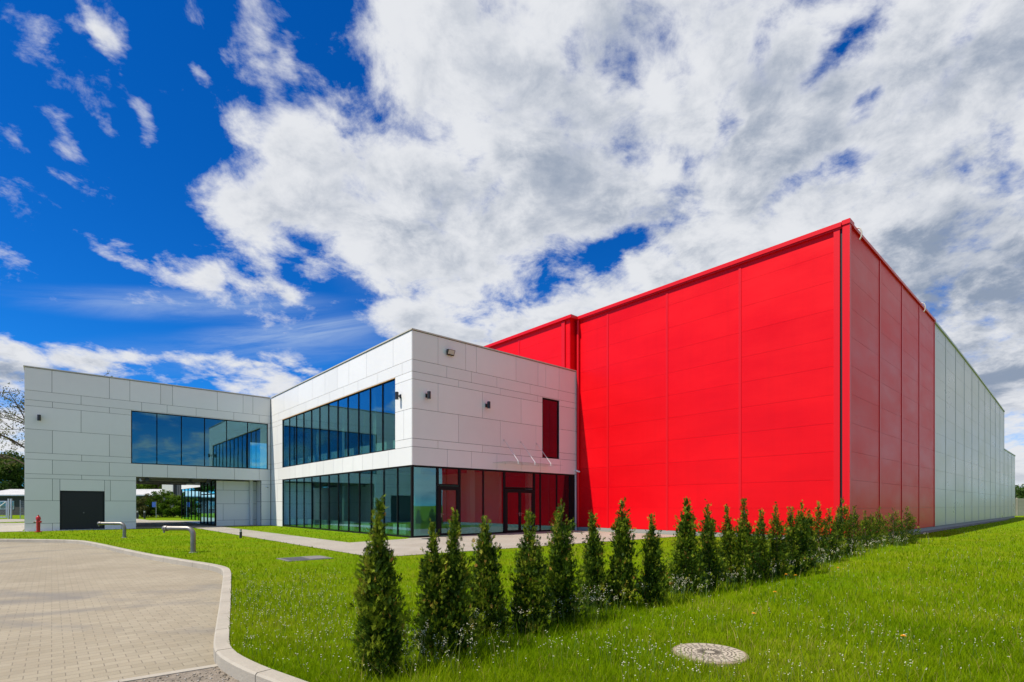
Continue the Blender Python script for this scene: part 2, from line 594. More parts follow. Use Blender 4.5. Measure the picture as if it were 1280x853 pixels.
def mat_lawn():
    m = mat('lawn_soil_and_turf', (.1, .2, .01), .95)
    t = NT(m.node_tree)
    p = t.n['Principled BSDF']
    g = t.node('ShaderNodeNewGeometry')
    a, _ = t.noise(g.outputs['Position'], .35, 5, .6)
    b, _ = t.noise(g.outputs['Position'], 2.2, 5, .65)
    c, _ = t.noise(g.outputs['Position'], 28, 4, .7)
    base = t.mix(t.ramp(a, .35, .65), (.13, .24, .002), (.19, .26, .004))
    base = t.mix(t.math('MULTIPLY', t.ramp(b, .50, .68), .7), base, (.20, .20, .02))
    base = t.mix(t.ramp(c, .25, .75, 0, .45), base, (.07, .12, .003))
    t.l.new(base, p.inputs['Base Color'])
    p.inputs['Specular IOR Level'].default_value = .02
    bn = t.node('ShaderNodeBump')
    bn.inputs['Strength'].default_value = .8
    bn.inputs['Distance'].default_value = .06
    d, _ = t.noise(g.outputs['Position'], 18, 6, .75)
    t.l.new(d, bn.inputs['Height'])
    t.l.new(bn.outputs[0], p.inputs['Normal'])
    return m


def mat_pavers(name, bw, bh, ca, cb, cm, stains=True):
    m = mat(name, ca, .85)
    t = NT(m.node_tree)
    p = t.n['Principled BSDF']
    g = t.node('ShaderNodeNewGeometry')
    mp = t.node('ShaderNodeMapping')
    t.l.new(g.outputs['Position'], mp.inputs[0])
    mp.inputs['Rotation'].default_value = (0, 0, -TH)
    br = t.node('ShaderNodeTexBrick')
    t.l.new(mp.outputs[0], br.inputs['Vector'])
    br.inputs['Color1'].default_value = (*ca, 1)
    br.inputs['Color2'].default_value = (*cb, 1)
    br.inputs['Mortar'].default_value = (*cm, 1)
    br.inputs['Scale'].default_value = 1.0
    br.inputs['Brick Width'].default_value = bw
    br.inputs['Row Height'].default_value = bh
    br.inputs['Mortar Size'].default_value = .005
    br.inputs['Mortar Smooth'].default_value = .4
    br.inputs['Bias'].default_value = 0.0
    f, _ = t.noise(g.outputs['Position'], .5, 6, .6)
    f2, _ = t.noise(g.outputs['Position'], 6, 6, .65)
    f3, _ = t.noise(g.outputs['Position'], 90, 3, .6)
    col = t.mix(t.ramp(f, .38, .68, 0, .5), br.outputs['Color'], (ca[0] * .72, ca[1] * .70, ca[2] * .66))
    col = t.mix(t.ramp(f2, .5, .75, 0, .35), col, (ca[0] * 1.15, ca[1] * 1.1, ca[2] * 1.0))
    col = t.mix(t.ramp(f3, .55, .8, 0, .3), col, (ca[0] * .5, ca[1] * .5, ca[2] * .5))
    if stains:
        # arcs left by turning tyres
        for (cx, cy, r, wd) in ((-9.5, 14.5, 5.2, .5), (-10.5, 15.2, 6.9, .45), (-14, 20, 12.5, .35), (-14, 20, 14.1, .35), (-3, 26, 17.5, .3), (-3, 26, 19.3, .3)):
            dd = t.vmath('LENGTH', t.vmath('SUBTRACT', t.vmath('MULTIPLY', g.outputs['Position'], (1, 1, 0)), (cx, cy, 0)))
            e = t.math('ABSOLUTE', t.math('SUBTRACT', dd, r))
            k = t.math('MULTIPLY', t.ramp(e, 0, wd, .62, 0), t.ramp(t.noise(g.outputs['Position'], .8, 5, .7)[0], .38, .62))
            col = t.mix(k, col, (.17, .155, .13))
    t.l.new(col, p.inputs['Base Color'])
    bn = t.node('ShaderNodeBump')
    bn.inputs['Strength'].default_value = .6
    bn.inputs['Distance'].default_value = .008
    h = t.math('ADD', t.math('MULTIPLY', br.outputs['Fac'], -1.0), t.math('MULTIPLY', f3, .4))
    t.l.new(h, bn.inputs['Height'])
    t.l.new(bn.outputs[0], p.inputs['Normal'])
    return m


M_lawn = mat_lawn()
M_pave = mat_pavers('yard_pavers', .20, .13, (.275, .235, .160), (.325, .28, .195), (.20, .17, .118))
M_path = mat_pavers('path_pavers', .20, .10, (.34, .31, .25), (.38, .345, .28), (.20, .18, .15), False)

lawn_pts = KP + [(60, -60), (600, -1500), (2500, 0), (2500, 2500), (-2500, 2500), (-2500, 27)]
flat_mesh('lawn', lawn_pts, 0.0, M_lawn)
yard_pts = [(-2500, -1500), (600, -1500), (60, -60), (20, -10), (3, 2.2), (-2, 6), (-5, 12), (-8, 15), (-18, 23.2), (-23, 23.8), (-90, 28), (-2500, 28)]
flat_mesh('paved_yard', yard_pts, -.12, M_pave)

# kerb: separate stones with open joints
def build_kerb():
    mb = MB()
    n = len(KP)
    L = [0.0]
    for i in range(1, n): L.append(L[-1] + (Vector(KP[i]) - Vector(KP[i - 1])).length)

    def at(s, path):
        s = min(max(s, 0), L[-1])
        j = next(i for i in range(1, n) if L[i] >= s - 1e-6)
        t = (s - L[j - 1]) / max(1e-6, L[j] - L[j - 1])
        return (path[j - 1][0] * (1 - t) + path[j][0] * t, path[j - 1][1] * (1 - t) + path[j][1] * t)
    out_ = offset(KP, .0)
    s = 0.0
    while s < L[-1] - .1:
        e = min(s + 1.0, L[-1])
        k = 5
        for q in range(k):
            a = s + .006 + (e - s - .012) * q / k
            b = s + .006 + (e - s - .012) * (q + 1) / k
            a0, b0, a1, b1 = at(a, out_), at(b, out_), at(a, KIN), at(b, KIN)
            ch = .015
            def lerp(p, r, f): return (p[0] * (1 - f) + r[0] * f, p[1] * (1 - f) + r[1] * f)
            am, bm = lerp(a1, a0, .12), lerp(b1, b0, .12)
            mb.poly([(*a0, .022), (*am, .022), (*bm, .022), (*b0, .022)])
            mb.poly([(*am, .022), (*a1, .004), (*b1, .004), (*bm, .022)])
            mb.poly([(*a1, .004), (*a1, -.4), (*b1, -.4), (*b1, .004)])
            mb.poly([(*a0, -.05), (*a0, .022), (*b0, .022), (*b0, -.05)])
            if q == 0: mb.poly([(*a0, .022), (*a0, -.2), (*a1, -.2), (*a1, .004)])
            if q == k - 1: mb.poly([(*b0, .022), (*b1, .004), (*b1, -.2), (*b0, -.2)])
        s = e
    o = mb.build('kerb', mat('kerb_concrete', (.35, .315, .25), .85, var=.16, vscale=1.3, bump=.3), None)
    o['kind'] = 'structure'


build_kerb()

# edging strip and gravel bed at the yard's near edge
ed = Vector((.80, .60)).normalized()
en = Vector((ed.y, -ed.x))
e0 = Vector((-2.93, 5.31))
pA, pB = e0 + ed * .12, e0 - ed * 9
mb = MB()
def strip(p, q, d0, d1, z0, z1, jt=1.0):
    L = (q - p).length
    t = (q - p).normalized()
    s = 0
    while s < L:
        e = min(s + jt - .008, L)
        a, b = p + t * s, p + t * e
        c = [a + en * d0, b + en * d0, b + en * d1, a + en * d1]
        mb.prism([(v.x, v.y) for v in (c if (c[1] - c[0]).cross(c[2] - c[1]) > 0 else reversed(c))], z0, z1)
        s += jt
strip(pA, pB, 0.0, .09, -.35, -.108)
o = mb.build('edging_strip', MATS['kerb_concrete']); o['kind'] = 'structure'
g0 = [e0 + en * .088 + ed * .4, e0 + en * .088 - ed * 9, e0 - ed * 9 + en * 4, e0 + ed * 5 + en * 4]
flat_mesh('gravel_bed', [(p.x, p.y) for p in g0], -.116, mat('gravel_soil', (.24, .20, .15), .95, var=.5, vscale=9, bump=1.0, bscale=60))

paths = {
    'entrance_path': [W(-5.4, -7.1), W(11.15, -7.45), W(11.15, -.0), W(-.12, -.0), W(-.5, -.35), W(-3.4, -.9), W(-3.4, 20.2), W(-5.2, 20.2), W(-5.3, 8)],
    'passage_floor': [W(-8.2, 20.2), W(-.7, 20.2), W(-.7, 21.2), W(-3.6, 21.2), W(-3.6, 34.3), W(-8.2, 34.3)],
    'rear_path': [W(-12.5, 34.3), W(-1.6, 34.3), W(-1.6, 36.5), W(-5.0, 42), W(-5.5, 60), W(-9.2, 60), W(-8.7, 40.6), W(-12.5, 38.5)],
    'side_path': [W(-14.6, 20.0), W(-13.6, 20.0), W(-13.6, 40), W(-17.2, 40), W(-16.6, 27)],
    'driveway': [(-140, 44), (-45, 44), (-45, 56), (-140, 60)],
}
for i, (k, p) in enumerate(paths.items()):
    flat_mesh(k, [(q[0], q[1]) for q in p], .012 + .004 * (i % 2), M_path)
flat_mesh('building_apron', [(q.x, q.y) for q in (W(-13.6, 19.95), W(-8.2, 19.95), W(-8.2, 20.4), W(-13.6, 20.4))], .008, M_concrete)
# dark mottled strip laid along the foot of the hall's long side
flat_mesh('wall_foot_strip', [(q.x, q.y) for q in (W(11.0, -14.75), W(64.4, -14.75), W(64.4, -14.1), W(11.0, -14.1))], .02, M_footstrip)

# ---------------------------------------------------------------- buildings
GAP = .0085


def panel_wall(mb, back, axis, pos, sgn, rows, s0, s1, holes, thick=.03):
    """rows: (z0, z1, joints).  Panels stand in the plane axis=pos, facing sgn, each a thin board; holes: (a,b,z0,z1)"""
    def cell(m, a, b, z0, z1, p0, p1):
        lo, hi = sorted((p0, p1))
        if axis == 'y': m.box(a, b, lo, hi, z0, z1)
        else: m.box(lo, hi, a, b, z0, z1)
    for z0, z1, js in rows:
        cuts = [s0] + [j for j in sorted(js) if s0 < j < s1] + [s1]
        for h in holes:
            if h[2] < z1 - .01 and h[3] > z0 + .01:
                cuts += [h[0], h[1]]
        cuts = sorted(set(cuts))
        merged = []
        for a, b in zip(cuts[:-1], cuts[1:]):
            mid = (a + b) / 2
            segs = [(z0, z1)]
            for h in holes:
                if h[0] - .001 <= mid <= h[1] + .001:
                    new = []
                    for c, d in segs:
                        if h[2] >= d or h[3] <= c: new.append((c, d)); continue
                        if h[2] > c: new.append((c, h[2]))
                        if h[3] < d: new.append((h[3], d))
                    segs = new
            for c, d in segs:
                if d - c < .03: continue
                # drop cuts that come only from a hole's edge where no hole interrupts
                if merged and merged[-1][1] == a and merged[-1][2:] == (c, d) and a not in js and a not in (s0, s1):
                    merged[-1] = (merged[-1][0], b, c, d)
                else:
                    merged.append((a, b, c, d))
        for a, b, c, d in merged:
            cell(mb, a + GAP, b - GAP, c + GAP, d - GAP, pos, pos - sgn * thick)
            cell(back, max(a, s0 + .036), min(b, s1 - .036), c, d, pos - sgn * (thick + .004), pos - sgn * .25)


HT = 9.58
ZR = [9.52, 8.2, 7.65, 7.3, 5.95, 4.58, 4.2, 3.35, 3.08, 1.78, .44, .0]


def office():
    root = empty('office_building', C0, TH, label='white panelled two storey office with blue glass bands and a drive-through', cat='building')
    YW = 20.4
    # --- shaded front with the entrance doors (y = 0)
    r = [[1.41, 3.04, 3.71, 6.4, 8.06, 8.68, 9.78], [1.91, 3.4, 5.06, 7.45, 9.7], [2.61, 5.29, 8.01], [1.41, 4.1, 6.77], [2.61, 5.29, 7.9], [1.41, 4.1, 6.73, 9.8], [1.94, 3.4, 5.06, 6.81, 8.26, 9.9]]
    rows = [(ZR[i + 1], ZR[i], r[i]) for i in range(7)] + [(0, 3.35, [])]
    mb, bk = MB(), MB()
    panel_wall(mb, bk, 'y', 0, -1, rows, 0, 11.36, [(8.41, 9.79, 4.2, 7.6), (0, 11.17, 0, 3.33)])
    mb.build('front_cladding', M_white, root); bk.build('front_backing', M_joint, root)
    # --- sunlit side (x = 0)
    r = [[1.76, 4.6, 6.74, 8.3, 10.11, 12.15, 14.66, 17.47], [.9, 3.4, 5.6, 7.4, 9.4, 11.2, 13.2, 16.2, 18.6], [2.2, 5.2, 8.6, 12.4, 15.6], [18.9], [.75, 19.2], [18.6],
         [2.24, 3.88, 5.07, 6.21, 7.56, 8.86, 10.33, 11.45, 12.63, 13.88, 15.19, 16.3, 18.7], [19.2], [18.9], [19.2], [18.9]]
    rows = [(ZR[i + 1], ZR[i], r[i]) for i in range(11)]
    mb, bk = MB(), MB()
    panel_wall(mb, bk, 'x', 0, -1, rows, .03, YW - .03, [(1.56, 17.85, 4.2, 7.6), (0, 17.85, 0, 3.33)])
    mb.build('side_cladding', M_white, root); bk.build('side_backing', M_joint, root)
    # --- wing front (y = YW)
    r = [[-12.31, -9.61, -8.57, -6.92, -6.25, -3.58, -1.92, -1.26], [-10.98, -7.95, -6.56, -4.88, -2.53, -0.82], [-12.29, -9.61], [-10.98], [-12.29, -9.61], [-10.95],
         [-12.29, -9.61, -7.91, -6.54, -4.85, -2.48, -0.82], [-10.95], [-12.29, -11.96, -9.85, -9.56], [-9.85], [-12.29, -9.0]]
    rows = [(ZR[i + 1], ZR[i], r[i]) for i in range(11)]
    mb, bk = MB(), MB()
    panel_wall(mb, bk, 'y', YW, -1, rows, -13.5, -.03, [(-8.5, -.22, 4.2, 7.6), (-8.24, -.68, 0, 3.35), (-11.95, -9.85, 0, 2.38)])
    # wing's outer end and back
    panel_wall(mb, bk, 'x', -13.5, -1, [(a, b, [YW + 3, YW + 7, YW + 10]) for a, b in zip(ZR[1:], ZR[:-1])], YW + .035, YW + 14, [])
    # passage walls: recessed wall right, left reveal
    rec = [(2.62, 3.3, [-2.95, -1.1]), (1.62, 2.62, [-2.2]), (.42, 1.62, [-2.95]), (0, .42, [-2.2])]
    panel_wall(mb, bk, 'y', YW + 1.2, -1, rec, -3.45, -.68, [])
    panel_wall(mb, bk, 'x', -.68, -1, [(1.78, 3.33, []), (0, 1.78, [])], YW + .03, YW + 1.18, [])
    panel_wall(mb, bk, 'x', -8.24, 1, [(1.78, 3.33, [YW + 4, YW + 9]), (0, 1.78, [YW + 4, YW + 9])], YW + .03, YW + 14, [])
    mb.build('wing_cladding', M_white, root); bk.build('wing_backing', M_joint, root)
    mb = MB(); mb.box(-.045, .2, YW + .005, YW + .2, 0, 9.5); mb.box(.005, .2, YW - .045, YW + .005, 0, 9.5); mb.build('corner_post', M_joint, root)
    # --- rear block seen through the passage
    mb, bk = MB(), MB()
    panel_wall(mb, bk, 'x', -1.5, -1, [(a, b, [37, 40, 43.5]) for a, b in ((3.3, 4.5), (4.5, 6.5), (6.5, 9.5))], YW + 14.1, 47, [])
    mb.build('rear_cladding', M_white, root); bk.build('rear_backing', M_joint, root)
    # --- roof, soffit, slabs
    mb = MB()
    mb.box(.26, 10.7, .26, 46.9, 9.1, 9.25)
    mb.box(-13.2, .20, YW + .26, YW + 13.9, 9.1, 9.25)
    mb.build('roof', M_roof, root)
    mb = MB()
    for (x0, x1, y0, y1) in ((-.04, 11.42, -.045, .26), (-.045, .26, .26, YW - .05), (-13.55, -.045, YW - .045, YW + .25), (-13.55, -13.2, YW + .25, YW + 14)):
        mb.box(x0, x1, y0, y1, 9.54, 9.60)
    mb.build('coping', M_coping, root)
    mb = MB()
    mb.box(-8.2, -.7, YW + .26, YW + 13.9, 3.37, 3.5)
    for yy in (3.5, 7.5, 11.2):
        mb.box(-8.2, -3.6, YW + yy, YW + yy + .3, 3.27, 3.36)
    mb.build('soffit', M_soffit, root)
    mb = MB()
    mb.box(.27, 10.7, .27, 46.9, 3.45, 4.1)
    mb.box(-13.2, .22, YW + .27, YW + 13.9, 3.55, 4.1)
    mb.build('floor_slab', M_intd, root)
    mb = MB()
    mb.box(.10, 10.7, .10, 46.9, -.2, .03)
    mb.box(-3.38, .05, YW + 1.3, YW + 13.9, -.2, .03)
    mb.build('ground_slab', M_floor, root)
    # --- interior
    mb = MB()
    mb.box(6.2, 6.4, 1.2, 19.0, .03, 3.44)
    mb.box(2.6, 6.2, 12.6, 12.8, .03, 3.44)
    mb.box(3.2, 10.6, 7.0, 7.2, .03, 3.44)
    mb.box(6.2, 6.4, 1.2, 19.0, 4.1, 9.0)
    mb.box(3.0, 6.2, 11.0, 11.2, 4.1, 7.7)
    mb.box(-13.0, .2, YW + 6.2, YW + 6.4, 4.1, 9.0)
    mb.box(.3, 10.6, 19.0, 19.2, .03, 9.0)
    mb.box(-1.2, -1.0, YW + .9, YW + 13, .03, 3.4)
    mb.build('interior_wall', M_int, root)
    for y in (1.2, 5.3, 9.4, 13.5, 17.4):
        for z0, z1 in ((.03, 3.44), (4.1, 7.61)):
            mb = MB(); mb.box(.9, 1.2, y, y + .3, z0, z1); mb.build('interior_column', M_int, root)
    for x in (4.0, 8.2):
        mb = MB(); mb.box(x, x + .3, .9, 1.2, .03, 3.44); mb.build('interior_column', M_int, root)
    mb = MB()
    mb.box(.28, 6.1, .28, 18.9, 7.62, 7.75)
    mb.box(-13.0, .1, YW + .28, YW + 6.1, 7.62, 7.75)
    mb.build('suspended_ceiling', M_int, root)
    for k in range(9):
        y = 1.0 + k * 1.9
        for z0 in (.12, 4.22):
            mb = MB(); mb.box(.26, .42, y, y + 1.25, z0, z0 + .48)
            for q in range(2): mb.box(.30, .38, y + .2 + q * .8, y + .25 + q * .8, z0 - .12, z0)
            mb.build('convector', M_rad, root)
    # --- windows: frame with its panes as a child
    def glazing(name, axis, pos, s, z0, z1, t=.055, mulls=None, tr=(), depth=.10, label=None):
        """s: list of mullion positions; frame stands behind plane pos"""
        fm, gm = MB(), MB()
        inner = 1  # inward direction is +axis for every facade used here
        def bx(m, a, b, p, q, c, d):
            if axis == 'y': m.box(a, b, p, q, c, d)
            else: m.box(p, q, a, b, c, d)
        p0, p1 = pos + .03 * inner, pos + (.03 + depth) * inner
        for i, m in enumerate(s):
            a, b = m - t / 2, m + t / 2
            if i == 0: a, b = m, m + t
            if i == len(s) - 1: a, b = m - t, m
            bx(fm, a, b, p0, p1, z0, z1)
        for i in range(len(s) - 1):
            a = s[i] + (t if i == 0 else t / 2)
            b = s[i + 1] - (t if i == len(s) - 2 else t / 2)
            bx(fm, a, b, p0, p1, z0, z0 + t)
            bx(fm, a, b, p0, p1, z1 - t, z1)
            bx(gm, a, b, p0 + .035, p0 + .055, z0 + t, z1 - t)
        f = fm.build(name, M_dark, root)
        if label: f['label'] = label
        gm.build('pane', M_glass, f)
        return f
    glazing('window', 'x', 0, [1.56 + i * (16.29 / 12) for i in range(13)], 4.2, 7.6, .045, label='long upper band window of twelve tall panes on the sunlit side')
    glazing('window', 'x', 0, [.06 + i * (17.79 / 13) for i in range(14)], 0.03, 3.33, .05, label='floor to ceiling ground glazing on the sunlit side')
    glazing('window', 'y', YW, [-8.5 + i * (8.28 / 6) for i in range(7)], 4.2, 7.6, .05, label='upper band window of six blue panes over the passage')
    glazing('window', 'y', 0, [8.41, 9.79], 4.2, 7.6, .08, label='narrow tall window at the red end')
    # thin orange gasket strip over the long upper window
    mb = MB(); mb.box(-.012, .02, 1.56, 17.85, 7.60, 7.625); mb.build('window_head_trim', mat('amber_trim', (.55, .28, .06), .5), root)
    # entrance glazing of the front, in bays between the doors
    f = glazing('window', 'y', 0, [.0, 1.42], 0.03, 3.33, .06)
    glazing('window', 'y', 0, [1.42, 2.70], 2.47, 3.33, .06)
    glazing('window', 'y', 0, [2.70, 4.2, 5.62], 0.03, 3.33, .06)
    glazing('window', 'y', 0, [5.62, 7.82], 2.42, 3.33, .06)
    glazing('window', 'y', 0, [7.82, 8.3, 9.64, 10.8], 0.03, 3.33, .06)
    mb = MB(); mb.box(10.8, 11.17, .02, .14, 0.03, 3.33); mb.build('corner_panel', M_dark, root)

    def door(x0, x1, top, leaves, hside):
        d = MB()
        t = .12
        d.box(x0, x0 + t, .01, .13, .03, top); d.box(x1 - t, x1, .01, .13, .03, top)
        d.box(x0 + t, x1 - t, .01, .13, top - t, top)
        w = (x1 - x0 - 2 * t) / leaves
        g = MB()
        for i in range(leaves):
            a, b = x0 + t + i * w, x0 + t + (i + 1) * w
            q = .085
            d.box(a, a + q, .02, .09, .05, top - t); d.box(b - q, b, .02, .09, .05, top - t)
            d.box(a + q, b - q, .02, .09, .05, .17); d.box(a + q, b - q, .02, .09, top - t - q, top - t)
            g.box(a + q, b - q, .045, .065, .17, top - t - q)
        o = d.build('door', M_dark, root)
        g.build('pane', M_glass, o)
        for i in range(leaves):
            hx = x0 + t + (.06 if hside[i] < 0 else w - .06) + i * w
            sg = 1 if hside[i] < 0 else -1
            h = MB()
            h.tube([(hx, .02, 1.06), (hx, -.05, 1.06), (hx + sg * .13, -.05, 1.06)], .011, 8)
            h.box(hx - .018, hx + .018, .0, .02, .93, 1.12)
            h.build('handle', M_steel, o)
        return o
    door(1.42, 2.70, 2.44, 1, [-1])
    door(5.62, 7.82, 2.39, 2, [1, -1])
    # black service door of the wing
    mb = MB(); mb.box(-11.9, -9.9, YW + .12, YW + .16, .03, 2.34)
    for k in range(5): mb.box(-11.9, -9.9, YW + .112, YW + .12, .06 + k * .46, .06 + k * .46 + .44)
    sd = mb.build('door', M_black, root); sd['label'] = 'black sectional service door'
    mb = MB(); mb.tube([(-10.85, YW + .11, 1.05), (-10.85, YW + .05, 1.05)], .03, 10); mb.build('handle', M_steel, sd)
    mb = MB(); mb.box(-11.95, -9.85, YW - .02, YW + .2, .012, .035); mb.build('threshold', M_galv, root)
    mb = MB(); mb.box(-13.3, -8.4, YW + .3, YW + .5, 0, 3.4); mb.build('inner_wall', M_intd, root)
    # glazed lobby beside the passage
    fm, gm = MB(), MB()
    ys = [YW + 1.22, YW + 2.5, YW + 3.7, YW + 4.9, YW + 6.1]
    for y in ys: fm.box(-3.50, -3.40, y - .05, y + .05, .02, 3.35)
    for a, b in zip(ys[:-1], ys[1:]):
        for z in (.02, 2.3, 3.27): fm.box(-3.50, -3.40, a + .05, b - .05, z, z + .08)
        gm.box(-3.46, -3.44, a + .05, b - .05, .1, 2.3); gm.box(-3.46, -3.44, a + .05, b - .05, 2.38, 3.27)
    lob = fm.build('lobby_glazing', M_dark, root); gm.build('pane', M_glass, lob)
    # rear ground glazing
    fm, gm = MB(), MB()
    ys = [YW + 14.1 + i * 1.8 for i in range(8)]
    for y in ys: fm.box(-1.5, -1.38, y - .03, y + .03, .02, 3.3)
    for a, b in zip(ys[:-1], ys[1:]): gm.box(-1.45, -1.43, a + .03, b - .03, .05, 3.28)
    rg = fm.build('rear_glazing', M_dark, root); gm.build('pane', M_glass, rg)
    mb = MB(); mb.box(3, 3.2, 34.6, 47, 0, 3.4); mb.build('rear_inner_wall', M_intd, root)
    # canopy over the double door
    cn = MB(); cn.box(4.75, 8.75, -1.25, -.03, 3.70, 3.722)
    cp = cn.build('canopy', M_canopyglass, root)
    cp['label'] = 'frameless glass canopy on three steel rods'
    for x in (5.55, 6.75, 7.95):
        m = MB()
        m.tube([(x, .0, 4.95), (x, -.03, 4.95)], .05, 12)
        m.tube([(x, -.03, 4.95), (x, -1.12, 3.76)], .014, 8)
        m.tube([(x, -1.12, 3.64), (x, -1.12, 3.78)], .03, 10)
        m.tube([(x, -.12, 3.66), (x, -.12, 3.75)], .025, 10)
        m.build('rod', M_rod, cp)
    return root


office()


# ---------------------------------------------------------------- red and grey hall
def hall():
    root = empty('warehouse', C0, TH, label='tall red box warehouse whose long side turns silver grey', cat='building')
    H = 12.72
    X0 = 11.4
    RH = 1.155

    def ztop(x):
        s = x - X0
        pts = [(0, H), (12, H), (16.6, H - .03), (22, H - .10), (28, H - .26), (34, H - .44), (40, H - .66), (46, H - .88), (52.8, H - 1.16)]
        for (a, p), (b, q) in zip(pts[:-1], pts[1:]):
            if s <= b: return p + (q - p) * (s - a) / (b - a)
        return pts[-1][1]
    # red front, x = X0
    def front(mb, x, ya, yb, joints, z0=.22):
        ys = [ya] + joints + [yb]
        for a, b in zip(ys[:-1], ys[1:]):
            z = z0
            while z < H - .05:
                t = min(z + RH, H)
                mb.box(x, x + .10, a + .003, b - .003, z + .0035, t - .0035)
                z = t
    J = [-13.94, -9.87, -6.08, -2.27]
    mb = MB(); front(mb, X0, -14.2, -.0, J); mb.box(X0 + .09, X0 + .2, -14.1, 0, .2, H - .1)
    mb.build('front_wall', M_red, root)
    mb = MB(); front(mb, X0 - .58, .12, 27, [.62, 4.6, 8.5, 12.4, 16.3, 20.2]); mb.box(X0 - .49, X0 + .1, .125, 27, .2, H - .1)
    for k in range(11):
        mb.box(X0 - .575, X0 + .08, .08, .118, .22 + k * RH, min(.22 + (k + 1) * RH - .01, H))
    mb.build('stepped_wall', M_red, root)
    for y in J[1:]:
        mb = MB(); mb.box(X0 - .022, X0 - .001, y - .06, y + .06, .2, H - .3); mb.build('joint_cover', M_redtrim, root)
    for y in (4.6, 8.5, 12.4, 16.3, 20.2):
        mb = MB(); mb.box(X0 - .602, X0 - .581, y - .06, y + .06, .2, H - .3); mb.build('joint_cover', M_redtrim, root)
    mb = MB(); mb.box(X0 - .66, X0 - .581, .45, .72, .2, H - .12); mb.build('joint_cover', M_redtrim, root)
    # left edge drain, rounded, and corner profile
    mb = MB(); mb.tube([(X0 - .09, -.12, .2), (X0 - .09, -.12, H - .15)], .085, 14); mb.build('downpipe', M_redtrim, root, True)
    mb = MB(); mb.box(X0 - .10, X0 - .001, -13.94, -13.72, .2, H - .10); mb.build('downpipe', M_redtrim, root)
    mb = MB(); mb.box(X0 - .06, X0 + .12, -14.28, -14.02, .2, H + .06); mb.build('corner_trim', M_redtrim, root)
    mb = MB(); mb.box(X0 - .02, X0 - .001, -14.015, -13.945, .2, H - .1); mb.build('corner_gap', M_black, root)
    # roof edge flashing
    mb = MB()
    mb.box(X0 - .17, X0 + .4, -14.0, -.02, H - .08, H + .10)
    mb.box(X0 - .75, X0 + .4, .0, 27, H - .08, H + .10)
    mb.box(X0 - .75, X0 - .17, -.14, .0, H - .08, H + .10)
    mb.box(X0 - .10, X0 + .45, -14.3, -14.0, H - .02, H + .16)
    mb.box(X0 + .45, X0 + 16.6, -14.28, -14.0, H - .02, H + .10)
    mb.build('roof_flashing', M_redtrim, root)
    mb = MB(); mb.box(X0 - .115, X0 - .001, -14.0, -.05, H - .14, H - .082); mb.build('gutter_shadow_gap', M_redtrim, root)
    # red part of the long side, y = -14.2
    def side(mb, xs, z0, top):
        for a, b in zip(xs[:-1], xs[1:]):
            z = z0
            while z < max(top(a), top(b)) - .05:
                t = z + RH
                za, zb = min(t, top(a)), min(t, top(b))
                if za <= z + .02 or zb <= z + .02: break
                a2, b2 = a + .004, b - .004
                mb.hexa([(a2, -14.2, z + .004), (b2, -14.2, z + .004), (b2, -14.1, z + .004), (a2, -14.1, z + .004), (a2, -14.2, za - .004), (b2, -14.2, zb - .004), (b2, -14.1, zb - .004), (a2, -14.1, za - .004)])
                z = t
    xr = [X0 + .12, X0 + 4.55, X0 + 8.6, X0 + 12.5, X0 + 16.6]
    mb = MB(); side(mb, xr, .22, lambda x: H); mb.build('side_wall', M_red, root)
    for x in xr[1:]:
        mb = MB(); mb.box(x - .07, x + .07, -14.225, -14.201, .2, H - .05); mb.build('joint_cover', M_redtrim, root)
    # silver grey part
    xg = [X0 + 16.6 + .07] + [X0 + 16.6 + i * 3.62 for i in range(1, 11)]
    mb = MB(); side(mb, xg, .22, ztop); mb.build('grey_side_wall', M_grey, root)
    for x in xg[1:]:
        mb = MB(); mb.box(x - .05, x + .05, -14.215, -14.201, .2, ztop(x) - .05); mb.build('joint_cover', M_greytrim, root)
    mb = MB()
    for a, b in zip(xg[:-1], xg[1:]):
        mb.hexa([(a, -14.27, ztop(a) - .04), (b, -14.27, ztop(b) - .04), (b, -14.0, ztop(b) - .04), (a, -14.0, ztop(a) - .04), (a, -14.27, ztop(a) + .08), (b, -14.27, ztop(b) + .08), (b, -14.0, ztop(b) + .08), (a, -14.0, ztop(a) + .08)])
    xe = X0 + 52.8
    mb.box(xe + .03, X0 + 64.2, -14.26, -14.0, 7.50, 7.60)
    mb.build('grey_roof_flashing', M_greytrim, root)
    # lower annex at the far end
    mb = MB(); side(mb, [xe + .03, xe + 3.8, xe + 7.6, xe + 11.4], .22, lambda x: 7.52)
    mb.build('annex_wall', M_grey, root)
    for x in (xe + 3.8, xe + 7.6):
        mb = MB(); mb.box(x - .05, x + .05, -14.215, -14.201, .2, 7.5); mb.build('joint_cover', M_greytrim, root)
    mb = MB(); mb.tube([(xe + 2.2, -13, 7.5), (xe + 2.2, -13, 9.6)], .12, 10); mb.tube([(xe + 2.2, -13, 9.6), (xe + 2.2, -13, 9.75)], .18, 10); mb.build('flue', M_galv, root)
    # plinth
    mb = MB()
    mb.box(X0 - .02, X0 + .3, -14.19, -.0, -.3, .205)
    mb.box(X0 + .3, xe, -14.17, -13.9, -.3, .205)
    mb.box(xe, xe + 11.35, -14.17, -13.9, -.3, .205)
    mb.build('plinth', M_plinth, root)
    # core and roof (closes the volume)
    mb = MB()
    mb.box(X0 + .2, xe, -14.08, 26.9, .0, 11.4)
    mb.box(X0 + .25, X0 + 24, -13.9, 26.9, 11.41, H - .1)
    mb.box(xe + .02, xe + 11.3, -14.08, 26.9, .0, 7.4)
    mb.build('roof_deck', M_roof, root)
